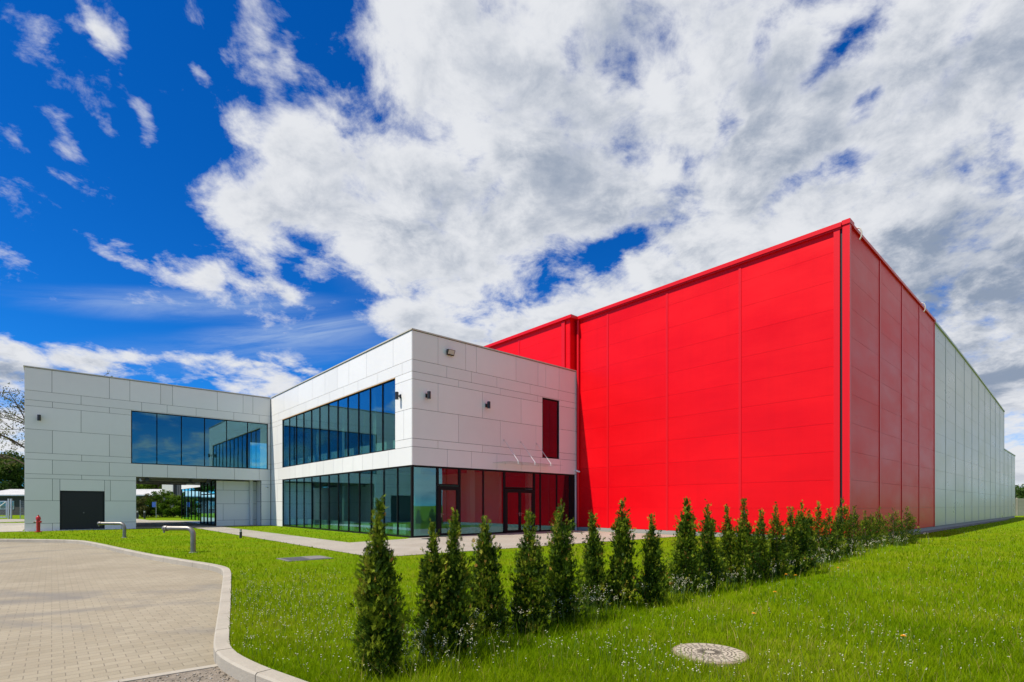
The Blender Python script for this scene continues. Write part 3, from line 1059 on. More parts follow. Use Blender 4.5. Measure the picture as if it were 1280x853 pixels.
    # white overflow spouts at the roof edge
    for s in (1.0, 12.9):
        x = X0 + s
        m = MB()
        m.tube([(x, -14.1, H + .16), (x, -14.26, H + .17), (x, -14.36, H + .10), (x, -14.41, H - .06), (x, -14.40, H - .24), (x, -14.33, H - .36)], .028, 10)
        m.build('overflow_spout', M_coping, root, True)
    return root


hall()


# ---------------------------------------------------------------- wall lamps, floodlight, cameras
def wall_lamp(name, x, y, z, face, label, cat, group=None, pipe=False):
    """face: 'y' facade facing -y, 'x' facade facing -x, 'down' under a soffit"""
    rz = TH + (0 if face == 'y' else R(-90))
    t = empty(name, W(x, y, z), rz, label=label, cat=cat, group=group)
    m = MB(); m.box(-.07, .07, -.03, 0, -.09, .09); m.build('back_plate', M_lamp, t)
    m = MB(); m.box(-.03, .03, -.12, -.03, -.03, .03); m.build('arm', M_lamp, t)
    m = MB(); m.tube([(0, -.20, -.17), (0, -.20, .17)], .085, 16); m.build('lamp_body', M_lamp, t, True)
    for z in (-.185, .171):
        m = MB(); m.tube([(0, -.20, z), (0, -.20, z + .014)], .065, 16); m.build('lens', M_lens, t, True)
    return t


wall_lamp('wall_lamp', 0, 1.04, 6.65, 'x', 'black up-down lamp on the sunlit white side, right of the long upper window', 'wall lamp', 'up and down lights on the white walls')
wall_lamp('wall_lamp', .78, 0, 6.62, 'y', 'black wall lamp on the shaded front, nearest the building corner', 'wall lamp', 'up and down lights on the white walls')
wall_lamp('wall_lamp', 4.35, 0, 6.62, 'y', 'black wall lamp on the shaded front, midway between corner and narrow window', 'wall lamp', 'up and down lights on the white walls')
wall_lamp('wall_lamp', -12.87, 20.4, 6.62, 'y', 'black wall lamp high above and left of the black service door', 'wall lamp', 'up and down lights on the white walls')


def floodlight():
    t = empty('floodlight', W(2.06, 0, 8.87), TH, label='small rectangular floodlight just under the roof edge of the shaded front', cat='floodlight')
    m = MB(); m.box(-.06, .06, -.05, 0, -.08, .08); m.build('bracket', M_galv, t)
    m = MB(); m.hexa([(-.2, -.10, -.13), (.2, -.10, -.13), (.2, -.05, -.13), (-.2, -.05, -.13), (-.2, -.22, .11), (.2, -.22, .11), (.2, -.05, .14), (-.2, -.05, .14)]); m.build('lamp_body', M_lamp, t)
    m = MB(); m.poly([(-.17, -.109, -.11), (.17, -.109, -.11), (.17, -.218, .09), (-.17, -.218, .09)]); m.build('lens', M_lens, t)


floodlight()


def security_camera(x, y, z, label):
    t = empty('security_camera', W(x, y, z), TH, label=label, cat='security camera', group='small white cameras on the facades')
    m = MB(); m.tube([(0, 0, 0), (0, -.04, 0)], .055, 14); m.build('base', M_whiteplastic, t, True)
    m = MB(); m.tube([(0, -.04, 0), (0, -.14, -.01), (0, -.18, -.05)], .016, 8); m.build('arm', M_whiteplastic, t)
    m = MB(); m.tube([(-.03, -.10, -.06), (.05, -.32, -.12)], .045, 14); m.build('camera_body', M_whiteplastic, t, True)
    m = MB(); m.tube([(.051, -.322, -.121), (.056, -.336, -.125)], .034, 14); m.build('lens', M_lamp, t)


security_camera(11.2, 0, 3.62, 'white security camera at the right end of the shaded front, beside the red wall')
security_camera(-.37, 20.4, 2.95, 'white security camera right of the passage opening')
security_camera(-8.0, 20.75, 3.2, 'white security camera tucked in the upper left corner of the passage')


def ceiling_lamp(x, y, label):
    t = empty('ceiling_lamp', W(x, y, 3.36), TH, label=label, cat='ceiling lamp', group='black cube lamps under the passage')
    m = MB(); m.box(-.07, .07, -.07, .07, -.03, 0); m.build('mount', M_lamp, t)
    m = MB(); m.box(-.11, .11, -.11, .11, -.26, -.03); m.build('lamp_body', M_lamp, t)
    m = MB(); m.box(-.08, .08, -.08, .08, -.268, -.26); m.build('lens', M_lens, t)


ceiling_lamp(-7.6, 21.0, 'black cube lamp under the passage ceiling beside the white camera')
ceiling_lamp(-4.9, 22.2, 'black cube lamp under the passage ceiling, middle of three')
ceiling_lamp(-4.0, 21.2, 'black cube lamp under the passage ceiling nearest the glass lobby')


# ---------------------------------------------------------------- things on the lawn
def hydrant():
    t = empty('fire_hydrant', (-26.5, 29.0, 0), 0, label='red fire hydrant on the grass before the wing, left of the black door', cat='fire hydrant')
    m = MB(); m.tube([(0, 0, 0), (0, 0, .04)], .17, 20); m.tube([(0, 0, .04), (0, 0, .74)], .085, 20); m.tube([(0, 0, .70), (0, 0, .77)], .108, 20)
    m.build('barrel', M_hyd, t, True)
    m = MB(); m.tube([(0, 0, .77), (0, 0, .86), (0, 0, .90), (0, 0, .91)], [.108, .095, .055, .03], 20); m.tube([(0, 0, .91), (0, 0, .97)], .03, 6); m.build('cap', M_hyd, t, True)
    for sx in (-1, 1):
        m = MB(); m.tube([(sx * .08, -.02, .58), (sx * .15, -.05, .58)], .045, 14); m.tube([(sx * .15, -.05, .58), (sx * .20, -.065, .58)], .058, 8)
        m.build('outlet', M_steel if sx < 0 else M_hyd, t, True)


hydrant()


def vent(name, x, y, h, L, r, rz, label):
    t = empty(name, (x, y, 0), rz, label=label, cat='pipe', group='bent steel pipes rising from the lawn')
    m = MB()
    pts = [(0, 0, -.1), (0, 0, h - .22)] + [(-.2 * (1 - math.cos(a)), 0, h - .2 + .2 * math.sin(a)) for a in [R(q) for q in range(0, 91, 15)]] + [(-L, 0, h)]
    m.tube(pts, r, 18)
    m.build('pipe', M_steel, t, True)
    m = MB(); m.tube([(0, 0, .0), (0, 0, .012)], r * 1.6, 18); m.build('ground_collar', M_concrete, t, True)
    m = MB(); m.tube([(-L + .02, 0, h), (-L - .03, 0, h)], r * 1.3, 18); m.tube([(-L - .03, 0, h), (-L - .10, 0, h), (-L - .14, 0, h)], [r * 1.2, r * 1.2, r * .8], 18)
    for s in (-1, 1): m.tube([(-L - .05, s * r * 1.15, h), (-L - .05, s * r * 1.6, h)], .022, 8)
    m.build('coupling', M_steel, t, True)
    m = MB(); m.tube([(-L - .10, 0, h - r), (-L - .10, 0, h - r * 1.9)], .03, 8); m.build('cap_lug', M_steel, t)


vent('standpipe', -18.02, 24.1, .66, 1.16, .07, R(-4), 'bent steel pipe in front of the black service door, farther from the yard')
vent('standpipe', -10.15, 16.5, .77, .90, .074, R(-6), 'bent steel pipe nearer the yard corner, in front of the passage')


def bollard(x, y, h, r, label):
    t = empty('path_light', (x, y, 0), 0, label=label, cat='bollard light', group='low bollard lights along the paths')
    m = MB(); m.tube([(0, 0, 0), (0, 0, h * .74)], r, 16); m.build('post', M_lamp, t, True)
    m = MB(); m.tube([(0, 0, h * .74), (0, 0, h * .92)], r * .82, 16); m.build('lens', M_lens, t, True)
    m = MB(); m.tube([(0, 0, h * .92), (0, 0, h)], r * 1.02, 16); m.build('cap', M_lamp, t, True)


bollard(-12.4, 23.7, .40, .055, 'short dark bollard light on the lawn beside the long path')
bollard(-41.9, 58.0, .98, .10, 'bollard light seen through the passage, left of the pair')
bollard(-41.1, 58.0, .96, .10, 'bollard light seen through the passage, right of the pair')


def manhole():
    t = empty('manhole_cover', (1.97, 5.17, 0), 0, label='round ribbed concrete manhole cover set in the foreground lawn', cat='manhole cover')
    R0 = .325
    m = MB(); m.tube([(0, 0, -.1), (0, 0, .028), (0, 0, .034)], [R0 + .035, R0 + .035, R0 + .03], 48); m.build('ring', mat('manhole_ring', (.26, .20, .14), .85, var=.15, vscale=5, bump=.3), t)
    m = MB(); m.tube([(0, 0, .0), (0, 0, .040)], R0, 48); nlid = len(m.f); mc = mat('manhole_concrete', (.36, .31, .235), .85, var=.2, vscale=6, bump=.2)
    # radial bars and broken ring bars cast in the top
    for k in range(24):
        a = 2 * math.pi * k / 24
        r0, r1 = (.05, .14) if k % 2 else (.05, .12)
        c, s = math.cos(a), math.sin(a)
        w = .007
        for (p, q) in ((r0, r1), (.27, .31)):
            m.hexa([(c * p + s * w, s * p - c * w, .0395), (c * q + s * w, s * q - c * w, .0395), (c * q - s * w, s * q + c * w, .0395), (c * p - s * w, s * p + c * w, .0395),
                    (c * p + s * w, s * p - c * w, .042), (c * q + s * w, s * q - c * w, .042), (c * q - s * w, s * q + c * w, .042), (c * p - s * w, s * p + c * w, .042)])
    for r0, n in ((.165, 14), (.20, 18), (.235, 22)):
        for k in range(n):
            a0 = 2 * math.pi * (k + .1) / n; a1 = 2 * math.pi * (k + .82) / n; am = (a0 + a1) / 2
            P = lambda a, r, z: (math.cos(a) * r, math.sin(a) * r, z)
            for b0, b1 in ((a0, am), (am, a1)):
                m.hexa([P(b0, r0, .0395), P(b0, r0 + .012, .0395), P(b1, r0 + .012, .0395), P(b1, r0, .0395), P(b0, r0, .042), P(b0, r0 + .012, .042), P(b1, r0 + .012, .042), P(b1, r0, .042)])
    o = m.build('lid', mc, t)
    o.data.materials.append(mat('manhole_bar_dark', (.09, .075, .055), .95))  # bars are coloured darker than the lid
    for p in o.data.polygons[nlid:]: p.material_index = 1


manhole()


def hatch():
    t = empty('inspection_slab', (-5.83, 14.6, 0), R(41), label='flat grey concrete inspection slab in the lawn before the glass corner', cat='hatch')
    m = MB(); m.box(-.62, .62, -.52, .52, -.2, .014); m.build('frame', mat('slab_frame', (.15, .145, .135), .85, var=.15), t)
    m = MB(); m.box(-.52, .0, -.42, .42, .0, .020); m.build('lid', mat('slab_dark', (.06, .06, .065), .7, var=.15), t)
    m = MB(); m.box(.01, .52, -.42, .42, .0, .026); m.build('lid', mat('slab_light', (.17, .16, .145), .8, var=.15), t)


hatch()
for (x, y, lb) in ((.1, -1.1, 'small dark drain cover in the paving below the glass corner'), (9.4, -1.9, 'small dark drain cover in the paving by the red wall')):
    t = empty('drain_cover', W(x, y, .014), TH, label=lb, cat='drain cover', group='drain covers in the entrance paving')
    m = MB(); m.tube([(0, 0, 0), (0, 0, .012)], .3, 24); m.build('ring', M_galv, t)
    m = MB(); m.tube([(0, 0, .012), (0, 0, .018)], .25, 24); m.build('lid', M_dark, t)


# ---------------------------------------------------------------- plants
def thuja(X, Y, h, w, seed, n, label, lean=0.0, wispy=.25, forks=1):
    g = np.random.default_rng(seed)
    t_ = empty('thuja', (X, Y, 0), 0, label=label, cat='hedge tree', group='row of young thujas along the lawn edge')
    m = MB()
    m.tube([(0, 0, -.05), (lean * .3, 0, h * .35), (lean * .7, 0, h * .7), (lean, 0, h * .96)], [.022, .016, .009, .003], 7)
    m.build('trunk', M_bark, t_)
    # each fork is a leader with its own narrow cone
    Vs, Fs, Ts = [], [], []
    base = 0
    leaders = [(0, 0, 1.0, 1.0)]
    for k in range(forks - 1):
        a = g.uniform(0, 6.28)
        leaders.append((math.cos(a) * w * .22, math.sin(a) * w * .22, g.uniform(.72, .92), .7))
    ph = g.uniform(0, 6.28, 6)
    for (ox, oy, hk, wk) in leaders:
        N = int(n * (hk * wk) / sum(l[2] * l[3] for l in leaders))
        # branchlets: each a tuft of sprays sweeping up and out, with gaps between the tufts
        nb = max(40, N // 24)
        tb = 1 - np.sqrt(1 - g.random(nb) * .985)
        tb = np.where(g.random(nb) < .20, g.random(nb) * .5 + .5, tb)
        tb = tb * .93 + .0
        ab = g.uniform(0, 2 * np.pi, nb)

        def prof(t):
            p = np.where(t < .14, .72 + 2.0 * t, 1.0 - (t - .14) * 1.10)
            p = np.maximum(p, .0)
            return np.where(t > 1 - wispy, np.maximum(p * .55, .010), p)
        lump = 1 + .22 * np.sin(3 * ab + ph[0] + 9 * tb) + .18 * np.sin(5 * ab + ph[1] - 17 * tb)
        rb = w / 2 * wk * prof(tb) * lump * g.uniform(.55, 1.25, nb)
        elev = g.uniform(.75, 1.35, nb) + .25 * tb
        lb = (h / 1.45) * g.uniform(.10, .24, nb) * (1.05 - .35 * tb)
        tintb = np.clip(g.beta(1.3, 1.9, nb) * .90 + .10 * np.sin(2 * ab + ph[3]), 0, .9)
        idx = np.sort(g.integers(0, nb, N))
        t, ang = tb[idx], ab[idx] + g.normal(0, .10, N)
        tip = t > (1 - wispy)
        s_ = g.random(N) ** .8
        hz = h * hk
        bd = np.stack([np.cos(ab) * np.cos(elev), np.sin(ab) * np.cos(elev), np.sin(elev)], 1)[idx]
        z = t * hz + .02
        cx = ox * np.minimum(1, z / h * 2.2) + lean * (z / h) ** 1.3
        cy = oy * np.minimum(1, z / h * 2.2)
        P = np.stack([cx + rb[idx] * np.cos(ang), cy + rb[idx] * np.sin(ang), z], 1)
        P += bd * ((s_ - .45) * lb[idx])[:, None]
        P += g.normal(0, 1, (N, 3)) * (np.where(tip, .008, .020) * (h / 1.45))[:, None]
        P[:, 2] = np.clip(P[:, 2], .01, h * hk * 1.0)
        d = bd + g.normal(0, .34, (N, 3))
        d /= np.linalg.norm(d, axis=1)[:, None]
        # inner foliage that fills the column between the tufts
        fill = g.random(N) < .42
        tf = (1 - np.sqrt(1 - g.random(N) * .97)) * .95
        af = g.uniform(0, 2 * np.pi, N)
        rf = w / 2 * wk * prof(tf) * np.sqrt(g.random(N)) * .92 * (1 + .14 * np.sin(3 * af + ph[0] + 9 * tf))
        zf = tf * hz + .02
        Pf = np.stack([ox * np.minimum(1, zf / h * 2.2) + lean * (zf / h) ** 1.3 + rf * np.cos(af), oy * np.minimum(1, zf / h * 2.2) + rf * np.sin(af), zf], 1)
        df = np.stack([np.cos(af) * .5, np.sin(af) * .5, np.ones(N) * .9], 1) + g.normal(0, .3, (N, 3))
        df /= np.linalg.norm(df, axis=1)[:, None]
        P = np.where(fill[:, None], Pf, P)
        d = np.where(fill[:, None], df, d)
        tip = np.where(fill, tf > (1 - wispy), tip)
        rnd = g.normal(0, 1, (N, 3))
        side = np.cross(d, rnd); side /= np.linalg.norm(side, axis=1)[:, None]
        nor = np.cross(side, d)
        size = g.uniform(.026, .072, N) * np.where(tip, .75, 1.0) * (h / 1.45)
        tint = np.clip(tintb[idx] + g.normal(0, .10, N) + np.where(tip, .08, 0), 0, .92)
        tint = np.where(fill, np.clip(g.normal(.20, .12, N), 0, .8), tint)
        tint = np.where(g.random(N) < .015, 1.0, tint)
        # spray: main leaf plus two pairs of side leaves
        spec = [(0, 0, 1.0, .15), (.12, .50, .62, .13), (.12, -.50, .62, .13), (.42, .42, .50, .12), (.42, -.42, .50, .12)]
        for (st, sa, ln, wd) in spec:
            ca, sa_ = math.cos(sa), math.sin(sa)
            dd = d * ca + side * sa_
            ss = side * ca - d * sa_
            b0 = P + d * (st * size)[:, None]
            curl = nor * (size * g.uniform(-.25, .25, N))[:, None]
            p1 = b0 + dd * (size * ln * .5)[:, None] + ss * (size * wd * .5)[:, None]
            p2 = b0 + dd * (size * ln)[:, None] + curl
            p3 = b0 + dd * (size * ln * .5)[:, None] - ss * (size * wd * .5)[:, None]
            V = np.stack([b0, p1, p2, p3], 1).reshape(-1, 3)
            Vs.append(V)
            Fs.append(np.arange(base, base + 4 * N).reshape(-1, 4))
            Ts.append(np.clip(tint + g.normal(0, .04, N), 0, 1))
            base += 4 * N
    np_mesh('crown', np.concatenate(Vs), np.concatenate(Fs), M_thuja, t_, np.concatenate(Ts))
    return t_


# metres: (x, y, height, width, forks, wispy, label)
TH_ROWS = [
    (475, 850, 632, 54, 1, .34, 'largest and nearest thuja, sparse browned leader, first in the row from the yard side'),
    (545, 826, 661, 46, 1, .30, 'left one of two thujas grown together, second in the row from the left'),
    (566, 823, 648, 50, 1, .34, 'right one of two thujas grown together, orange tip, third from the left'),
    (610, 800, 651, 48, 1, .26, 'dense dark thuja with a single slim tip, fourth from the left'),
    (661, 793, 645, 54, 2, .30, 'loose thuja with browned twigs inside, fifth from the left'),
    (703, 781, 633, 50, 2, .24, 'broad thuja with a forked top before the last glass bay, sixth from the left'),
    (744, 762, 645, 36, 1, .30, 'slim pale thuja before the shaded red strip, seventh from the left'),
    (778, 761, 630, 36, 1, .22, 'tall dark narrow thuja, eighth from the left, first against bright red'),
    (818, 757, 647, 34, 1, .30, 'shorter thuja with a thin browned tip, ninth from the left'),
    (858, 744, 627, 42, 1, .20, 'wide tall thuja with many yellow sprays, tenth from the left'),
    (887, 739, 632, 27, 1, .28, 'dark slim thuja right of the wide yellowish one, eleventh from the left'),
    (911, 730, 635, 26, 1, .34, 'thuja with a thin see-through leader, twelfth from the left'),
    (931, 731, 627, 27, 1, .30, 'very dark thuja with a long needle top, thirteenth from the left'),
    (949, 726, 641, 26, 1, .26, 'low reddish topped thuja, fourteenth from the left'),
    (972, 723, 634, 28, 1, .28, 'upright thuja standing a little apart, fifteenth from the left'),
    (990, 719, 633, 25, 1, .34, 'thuja with a leaning thin top, sixteenth from the left'),
    (1001, 718, 632, 22, 1, .24, 'straight thuja crowded between two others, seventeenth from the left'),
    (1009, 711, 640, 20, 1, .20, 'lower blunt thuja, eighteenth from the left'),
    (1023, 704, 628, 22, 1, .36, 'thuja with a long bare tip, nineteenth from the left'),
    (1037, 702, 637, 20, 1, .30, 'leafy thuja before the end of the red front, twentieth from the left'),
    (1046, 697, 636, 17, 1, .34, 'thin thuja left of the red corner, twenty-first from the left'),
    (1054.5, 695, 625, 20, 1, .24, 'tall thuja right at the red corner, twenty-second from the left'),
    (1066, 690, 635, 18, 1, .22, 'dark thuja just past the red corner, twenty-third from the left'),
    (1082, 686, 640, 15, 1, .30, 'thuja with one side leader, twenty-fourth from the left'),
    (1091, 684, 640, 15, 1, .24, 'low yellowish thuja, twenty-fifth from the left'),
    (1099, 680.5, 635.5, 17, 2, .22, 'twin topped thuja before the dark red side, twenty-sixth from the left'),
    (1117, 682, 636, 21, 2, .20, 'round bushy thuja, last but one of the row'),
    (1133, 680, 635, 23, 2, .20, 'bushy bright thuja at the far right end of the row'),
]
HEDGE = []
for i, (px, yb, yt, wpx, forks, wis, lb) in enumerate(TH_ROWS):
    D = 972 / (yb - 632)
    X = (px - 640) / 648 * D
    h = (yb - yt) / 648 * D * 1.06
    w = wpx / 648 * D * (.82 if D < 9 else .95 if D < 13 else 1.2)
    HEDGE.append((X, D))
    n = 9000 if D < 6.5 else 7500 if D < 9 else 5000 if D < 13 else 3600
    thuja(X, D, h, w, 100 + i, n, lb, lean=random.uniform(-.05, .05), wispy=wis, forks=forks)


def in_poly(x, y, poly):
    c = np.zeros(len(x), bool)
    n = len(poly)
    j = n - 1
    for i in range(n):
        xi, yi = poly[i][0], poly[i][1]
        xj, yj = poly[j][0], poly[j][1]
        with np.errstate(divide='ignore', invalid='ignore'):
            t = ((yi > y) != (yj > y)) & (x < (xj - xi) * (y - yi) / (yj - yi + 1e-12) + xi)
        c ^= t
        j = i
    return c


def on_lawn(x, y):
    ok = in_poly(x, y, lawn_pts)
    for p in paths.values():
        ok &= ~in_poly(x, y, p)
    lx, ly = (x - C0.x) * CT + (y - C0.y) * ST, -(x - C0.x) * ST + (y - C0.y) * CT
    ok &= ~((lx > -.2) & (ly > -.15) & (lx < 70))
    ok &= ~((lx > 11.3) & (ly > -14.7))
    ok &= ~((lx > -13.6) & (ly > 19.95) & (ly < 34.5))
    ok &= ((x - 1.97) ** 2 + (y - 5.17) ** 2) > .36 ** 2
    ok &= ((x + 5.83) ** 2 + (y - 14.6) ** 2) > .75 ** 2
    return ok


HX = np.array(HEDGE)


def right_of_hedge(x, y):
    o = np.argsort(HX[:, 1])
    return x > np.interp(y, HX[o, 1], HX[o, 0], left=-1.6) + .1


def hedge_dist(x, y):
    o = np.argsort(HX[:, 1])
    hx = np.interp(y, HX[o, 1], HX[o, 0])
    return (x - hx) * .72


def blades(name, N, dmin, dmax, seed, power):
    g = np.random.default_rng(seed)
    u = g.random(N)
    # depth density falling with distance
    a = 1 - power
    D = (dmin ** a + u * (dmax ** a - dmin ** a)) ** (1 / a)
    X = g.uniform(-1.12, 1.12, N) * D + g.normal(0, .3, N)
    ok = on_lawn(X, D)
    X, D = X[ok], D[ok]
    n = len(X)
    patch = np.sin(X * 1.3 + 2 * np.sin(D * .9)) * np.cos(D * 1.1 + np.sin(X * .7))
    fine = np.sin(X * 7.1 + D * 3.3) * np.sin(D * 6.3 - X * 2.1)
    r = right_of_hedge(X, D)
    hgt = np.where(r, g.uniform(.035, .095, n) * (1 + .35 * fine), g.uniform(.03, .075, n) * (1 + .25 * fine))
    tall = r & (g.random(n) < .05)
    hgt = np.where(tall, hgt * 2.2, hgt)
    hd = np.abs(hedge_dist(X, D))
    hgt = np.where(hd < .45, hgt * 1.5, hgt)
    wid = np.maximum(.0035, .00075 * D) * g.uniform(.7, 1.5, n)
    az = g.uniform(0, 2 * np.pi, n)
    s = np.stack([np.cos(az), np.sin(az), np.zeros(n)], 1) * (wid / 2)[:, None]
    la = g.uniform(0, 2 * np.pi, n)
    lean = np.stack([np.cos(la), np.sin(la), np.zeros(n)], 1) * (hgt * g.uniform(.15, .75, n))[:, None]
    b = np.stack([X, D, np.full(n, -.005)], 1)
    mid = b + lean * .35 + np.array([0, 0, 1.0]) * (hgt * .6)[:, None]
    tip = b + lean + np.array([0, 0, 1.0]) * hgt[:, None]
    V = np.stack([b - s, b + s, mid + s * .8, mid - s * .8, tip + s * .1, tip - s * .1], 1).reshape(-1, 3)
    i0 = np.arange(n) * 6
    F = np.concatenate([np.stack([i0, i0 + 1, i0 + 2, i0 + 3], 1), np.stack([i0 + 3, i0 + 2, i0 + 4, i0 + 5], 1)])
    tint = np.clip(.44 + .22 * patch + g.normal(0, .17, n) + np.where(r, .02, .05), 0, .88)
    dry = g.random(n) < np.where(r, .035 + .05 * (patch > .5), .02)
    tint = np.where(dry, 1.0, tint)
    o = np_mesh(name, V, F, M_grass, None, np.concatenate([tint, tint]))
    return tag(o, kind='stuff')


blades('grass', 420000, 3.2, 48, 5, 2.05)


def flowers(name, seed, pts, hts, heads, head_r):
    """thin stems, each with a little raceme of white heads"""
    g = np.random.default_rng(seed)
    n = len(pts)
    # stems
    b = np.stack([pts[:, 0], pts[:, 1], np.zeros(n)], 1)
    la = g.uniform(0, 6.28, n)
    lean = np.stack([np.cos(la), np.sin(la), np.zeros(n)], 1) * (hts * g.uniform(.05, .35, n))[:, None]
    top = b + lean + np.array([0, 0, 1.0]) * hts[:, None]
    az = g.uniform(0, 6.28, n)
    wid = np.maximum(.0025, .00045 * pts[:, 1])
    s = np.stack([np.cos(az), np.sin(az), np.zeros(n)], 1) * wid[:, None]
    V = np.stack([b - s, b + s, top + s * .5, top - s * .5], 1).reshape(-1, 3)
    F = np.arange(4 * n).reshape(-1, 4)
    o = np_mesh('weed_stem', V, F, M_weed, None, g.random(n)); tag(o, kind='stuff')
    hv, hf = [], []
    base = 0
    for k in range(heads):
        c = top + g.normal(0, 1, (n, 3)) * np.array([.012, .012, .018]) * (1 if heads > 2 else .5)
        c[:, 2] -= np.abs(g.normal(0, .015, n))
        r = head_r * g.uniform(.6, 1.25, n) * np.clip(pts[:, 1] / 9, 1, 1.6)
        oct_ = np.array([[1, 0, 0], [0, 1, 0], [-1, 0, 0], [0, -1, 0], [0, 0, .6], [0, 0, -.6]])
        hv.append((c[:, None, :] + oct_[None] * r[:, None, None]).reshape(-1, 3))
        i0 = base + np.arange(n) * 6
        for (p, q, t) in ((0, 1, 4), (1, 2, 4), (2, 3, 4), (3, 0, 4), (1, 0, 5), (2, 1, 5), (3, 2, 5), (0, 3, 5)):
            hf.append(np.stack([i0 + p, i0 + q, i0 + t], 1))
        base += 6 * n
    F = np.concatenate(hf)
    o = np_mesh(name, np.concatenate(hv), F, M_flower, None, g.random(len(F)))
    return tag(o, kind='stuff')


def scatter_flowers():
    g = np.random.default_rng(21)
    # right-hand meadow
    N = 3800
    D = (4.2 ** -1.2 + g.random(N) * (26 ** -1.2 - 4.2 ** -1.2)) ** (-1 / 1.2)
    X = g.uniform(-1.1, 1.1, N) * D
    cl = np.sin(X * 2.3 + D) * np.sin(D * 1.9 - X * .8)
    ok = on_lawn(X, D) & right_of_hedge(X, D) & (g.random(N) < .5 + .5 * cl)
    A = np.stack([X[ok], D[ok]], 1)
    hA = g.uniform(.10, .22, len(A))
    # patch by the kerb
    N = 4200
    X = g.uniform(-6.5, .5, N); D = g.uniform(4.3, 12, N)
    cl = np.exp(-(((X + 2.5 + (D - 6) * .45) / 1.3) ** 2)) * np.exp(-((D - 6.8) / 3.0) ** 2)
    ok = on_lawn(X, D) & ~right_of_hedge(X, D) & (g.random(N) < cl * 1.2)
    B = np.stack([X[ok], D[ok]], 1)
    hB = g.uniform(.06, .15, len(B))
    pts = np.concatenate([A, B]); hts = np.concatenate([hA, hB])
    flowers('white_flowers', 3, pts, hts, 2, .0060)
    # tall weeds along the hedge foot
    o = np.argsort(HX[:, 1])
    N = 1900
    t = g.random(N) ** 1.25
    D = 4.45 + t * 20.5
    X = np.interp(D, HX[o, 1], HX[o, 0]) + np.abs(g.normal(.12, .30, N)) * np.where(D > 14, 1.6, 1) - .12
    cl = np.sin(D * 3.1) + np.sin(D * 7.7 + 1)
    ok = on_lawn(X, D) & (g.random(N) < (.62 + .28 * cl) * np.where(D > 13, .45, 1))
    P = np.stack([X[ok], D[ok]], 1)
    flowers('tall_white_weeds', 4, P, g.uniform(.18, .42, len(P)), 6, .0062)


scatter_flowers()


def dandelion(X, Y, h, label):
    t = empty('dandelion', (X, Y, 0), 0, label=label, cat='flower', group='dandelions in the meadow')
    m = MB(); m.tube([(0, 0, 0), (.01, 0, h * .6), (.012, .01, h)], .004, 6); m.build('stem', M_stem, t)
    m = MB()
    for ring, (r, z, n) in enumerate(((.026, .004, 14), (.020, .010, 12), (.012, .015, 8))):
        for k in range(n):
            a = 2 * math.pi * (k + ring * .4) / n
            c, s = math.cos(a), math.sin(a)
            w = .006
            m.poly([(.012 + c * .003 + s * w * .4, .01 + s * .003 - c * w * .4, h), (.012 + c * r + s * w, .01 + s * r - c * w, h + z), (.012 + c * r * 1.1, .01 + s * r * 1.1, h + z + .001), (.012 + c * r - s * w, .01 + s * r + c * w, h + z)])
    m.build('bloom', M_yellow, t)


for (X, Y, h, lb) in ((5.15, 9.75, .20, 'yellow dandelion nearest the thujas, left of the close pair'), (5.38, 9.85, .17, 'yellow dandelion nearest the thujas, right of the close pair'), (4.05, 8.0, .16, 'dandelion below the pair, midway towards the manhole cover'),
                      (7.1, 11.3, .14, 'far yellow dandelion on the upper meadow'), (3.0, 6.45, .15, 'orange yellow dandelion right of the manhole cover'), (4.15, 5.5, .11, 'low yellow dandelion in the near right grass')):
    dandelion(X, Y, h, lb)


# gravel bits on the bed at the near edge of the yard
def pebbles():
    g = np.random.default_rng(9)
    n = 2600
    a = g.uniform(-3.2, .8, n); b = g.uniform(.10, 1.5, n)
    X = e0.x + ed.x * a + en.x * b; Y = e0.y + ed.y * a + en.y * b
    ok = ~in_poly(X, Y, lawn_pts + []) & (Y > 3.2)
    for px_, in [(0,)]:
        pass
    X, Y = X[ok], Y[ok]
    n = len(X)
    oct_ = np.array([[1, .2, 0], [-.2, 1, 0], [-1, -.1, 0], [.1, -1, 0], [.1, .1, .7], [0, 0, -.6]])
    r = g.uniform(.004, .014, n)
    V = (np.stack([X, Y, np.full(n, -.113)], 1)[:, None, :] + oct_[None] * r[:, None, None] * g.uniform(.6, 1.3, (n, 1, 3))).reshape(-1, 3)
    i0 = np.arange(n) * 6
    F = np.concatenate([np.stack([i0 + p, i0 + q, i0 + t], 1) for (p, q, t) in ((0, 1, 4), (1, 2, 4), (2, 3, 4), (3, 0, 4), (1, 0, 5), (2, 1, 5), (3, 2, 5), (0, 3, 5))])
    m = mat_foliage('pebble_stone', [(0, (.10, .085, .07)), (.6, (.28, .25, .20)), (1, (.42, .40, .36))], 0.0, .9)
    tag(np_mesh('gravel', V, F, m, None, np.tile(g.random(n), 8)), kind='stuff')


pebbles()


# ---------------------------------------------------------------- trees
def leaf_cloud(centers, radii, n, size, g, flat=.75):
    k = len(centers)
    w = np.array(radii) ** 2
    idx = g.choice(k, n, p=w / w.sum())
    d = g.normal(0, 1, (n, 3)); d /= np.linalg.norm(d, axis=1)[:, None]
    rr = g.random(n) ** .45
    P = np.array(centers)[idx] + d * (np.array(radii)[idx] * rr)[:, None] * np.array([1, 1, flat])
    a = g.normal(0, 1, (n, 3)); a /= np.linalg.norm(a, axis=1)[:, None]
    b = np.cross(a, g.normal(0, 1, (n, 3))); b /= np.linalg.norm(b, axis=1)[:, None]
    s = (size * g.uniform(.6, 1.4, n))[:, None]
    V = np.stack([P - a * s, P + b * s * .5, P + a * s, P - b * s * .5], 1).reshape(-1, 3)
    return V, np.arange(4 * n).reshape(-1, 4), idx


